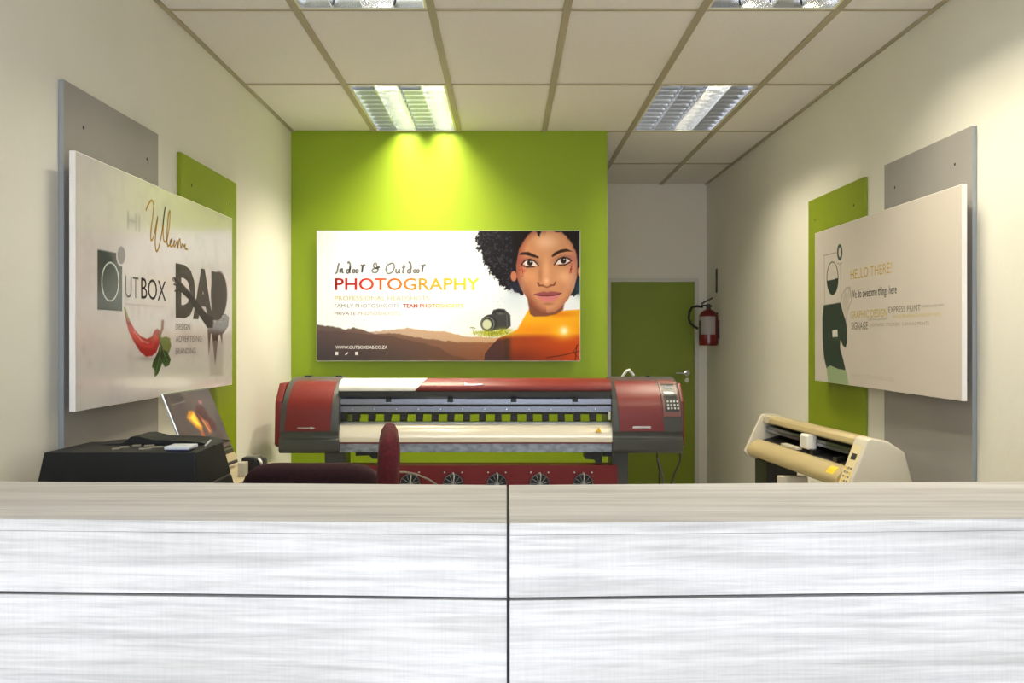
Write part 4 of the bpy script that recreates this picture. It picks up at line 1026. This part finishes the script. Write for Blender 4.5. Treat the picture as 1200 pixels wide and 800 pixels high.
# control panel on slanting front of cap
def slope(v): return .018+(.112-.018)*(TZ+.004-v)/(TZ+.004-.775)
def panel(v0, v1, q0, q1, name, m, lift, par=cap):
    return pcut([(slope(v0)+lift, v0), (slope(v1)+lift, v1), (slope(v1)-.004, v1-.001), (slope(v0)-.004, v0-.001)], q0, q1, name, m, par)
M['cutter_panel'] = mat('cutter_panel', S(220, 206, 166), .4)
panel(.785, .985, -.095, -.012, 'control_panel', 'cutter_panel', .002)
panel(.925, .950, -.078, -.035, 'display', 'black_gloss', .0035)
for r_ in range(5):
    for c_ in range(3): panel(.812+r_*.018, .820+r_*.018, -.078+c_*.022, -.066+c_*.022, 'button', 'sticker_yellow' if (r_+c_) % 3 == 0 else 'paper', .004)
# carriage
cq = .50
pcut([(-.012, .905), (.030, .902), (.036, .912), (.036, .965), (.028, .975), (-.012, .972)], cq-.045, cq+.045, 'carriage', 'printer_white', bevel=.005)
pcut([(-.03, .88), (.025, .88), (.025, .906), (-.03, .906)], cq-.085, cq-.047, 'blade_holder', 'black_gloss')
pcut([(-.0, .884), (.03, .882), (.03, .892), (-.0, .895)], .60, .80, 'pinch_lever', 'cutter_white')
pcut([(-.03, .88), (.02, .88), (.02, .90), (-.03, .905)], .17, .21, 'pinch_roller', 'black_gloss')
pcut([(-.02, TZ+.002), (.01, TZ+.002), (.012, TZ-.035), (-.0, TZ-.035)], LEN-.10, LEN-.045, 'hinge_clip', 'cutter_white')
pcut([(.064, .8735), (.079, .8635), (.094, .8455), (.090, .8435), (.07, .86)], .055, .125, 'warning_sticker', 'sticker_yellow')
# stand
for q in (.16, LEN-.16):
    pcut([(-.09, .10), (-.03, .10), (-.03, .78), (-.09, .78)], q-.03, q+.03, 'leg', 'black_gloss')
    pcut([(-.28, .03), (.22, .03), (.22, .08), (-.02, .11), (-.10, .11), (-.28, .08)], q-.03, q+.03, 'foot', 'black_gloss')
    for u in (-.24, .18): pcut([(u-.02, 0), (u+.02, 0), (u+.02, .03), (u-.02, .03)], q-.015, q+.015, 'caster', 'black')
pcut([(-.07, .40), (-.04, .40), (-.04, .46), (-.07, .46)], .19, LEN-.19, 'cross_bar', 'black_gloss')
pcut([(-.11, .60), (.06, .60), (.06, .775), (-.11, .775)], LEN-.20, LEN-.03, 'under_tray', 'black_gloss')
BX = thing('cardboard_box', 'tall narrow cream box standing under the cutting plotter beside its black stand', 'box', (1.434, 4.475, 0))
bp0 = P(914, 558.5, 4.45)
MB().box(bp0.x, bp0.x+.14, 4.45, 4.50, .0, bp0.z).build('box_body', 'cutter_white', BX, bevel=.003)

# =================================================================== FIRE EXTINGUISHER
EX = thing('fire_extinguisher', 'small red fire extinguisher with black hose hung on the right wall by the door', 'fire extinguisher', (1.812, 8.0, 1.375))
ec = (1.812, 8.0, 0)
MB().lathe([(.0, 1.376), (.078, 1.376), (.083, 1.382), (.083, 1.40), (.0835, 1.62), (.081, 1.645), (.066, 1.672), (.042, 1.690), (.022, 1.698), (.018, 1.712), (0, 1.712)], ec, 32).build('cylinder', 'ext_red', EX, smooth=True)
m = MB(); lab = []
for k in range(13):
    a = math.radians(-172+k*9.5)
    for z in (1.475, 1.635): lab.append((ec[0]+.0845*math.cos(a), ec[1]+.0845*math.sin(a), z))
m.add(lab, [(2*k, 2*k+2, 2*k+3, 2*k+1) for k in range(12)]); m.build('paper_label', 'ext_label', EX, smooth=True)
m = MB(); lab = []
for k in range(4):
    a = math.radians(-178+k*8)
    for z in (1.43, 1.60): lab.append((ec[0]+.0850*math.cos(a), ec[1]+.0850*math.sin(a), z))
m.add(lab, [(2*k, 2*k+2, 2*k+3, 2*k+1) for k in range(3)]); m.build('pictogram_label', 'printer_dark', EX, smooth=True)
MB().lathe([(.020, 1.70), (.020, 1.742), (.012, 1.748), (0, 1.75)], ec, 14).build('valve', 'printer_dark', EX, smooth=True)
def ep(x, y, Y=8.0): q = P(x, y, Y); return (q.x, q.y, q.z)
m = MB().tube([ep(822, 356), ep(827, 353), ep(835, 349)], .007, 8); m.build('top_lever', 'printer_dark', EX, smooth=True)
MB().tube([ep(822, 357.5), ep(829, 357.5), ep(834.5, 359)], .006, 8).build('carry_handle', 'printer_dark', EX, smooth=True)
MB().tube([ep(823, 359.5, 7.98), ep(817, 358.6, 7.95), ep(811, 360, 7.93), ep(807.8, 366, 7.92), ep(807.3, 373, 7.92), ep(809.5, 379, 7.92), ep(813.5, 382.5, 7.92), ep(818, 385, 7.92)], .011, 10).build('hose', 'black', EX, smooth=True)
MB().box(1.893, XR-.0005, 7.975, 8.025, 1.44, 1.60).build('bracket', 'printer_dark', EX)
MB().box(1.80, 1.894, 7.99, 8.01, 1.655, 1.67).build('hook', 'printer_dark', EX)
hk = MB().box(XR-.012, XR-.0005, 8.05, 8.075, P(839, 343, 8.06).z, P(839, 315, 8.06).z).build('wall_hook_strip', 'printer_dark')
hk['label'] = 'thin dark metal strip fixed upright on the right wall above the fire extinguisher'; hk['category'] = 'bracket'
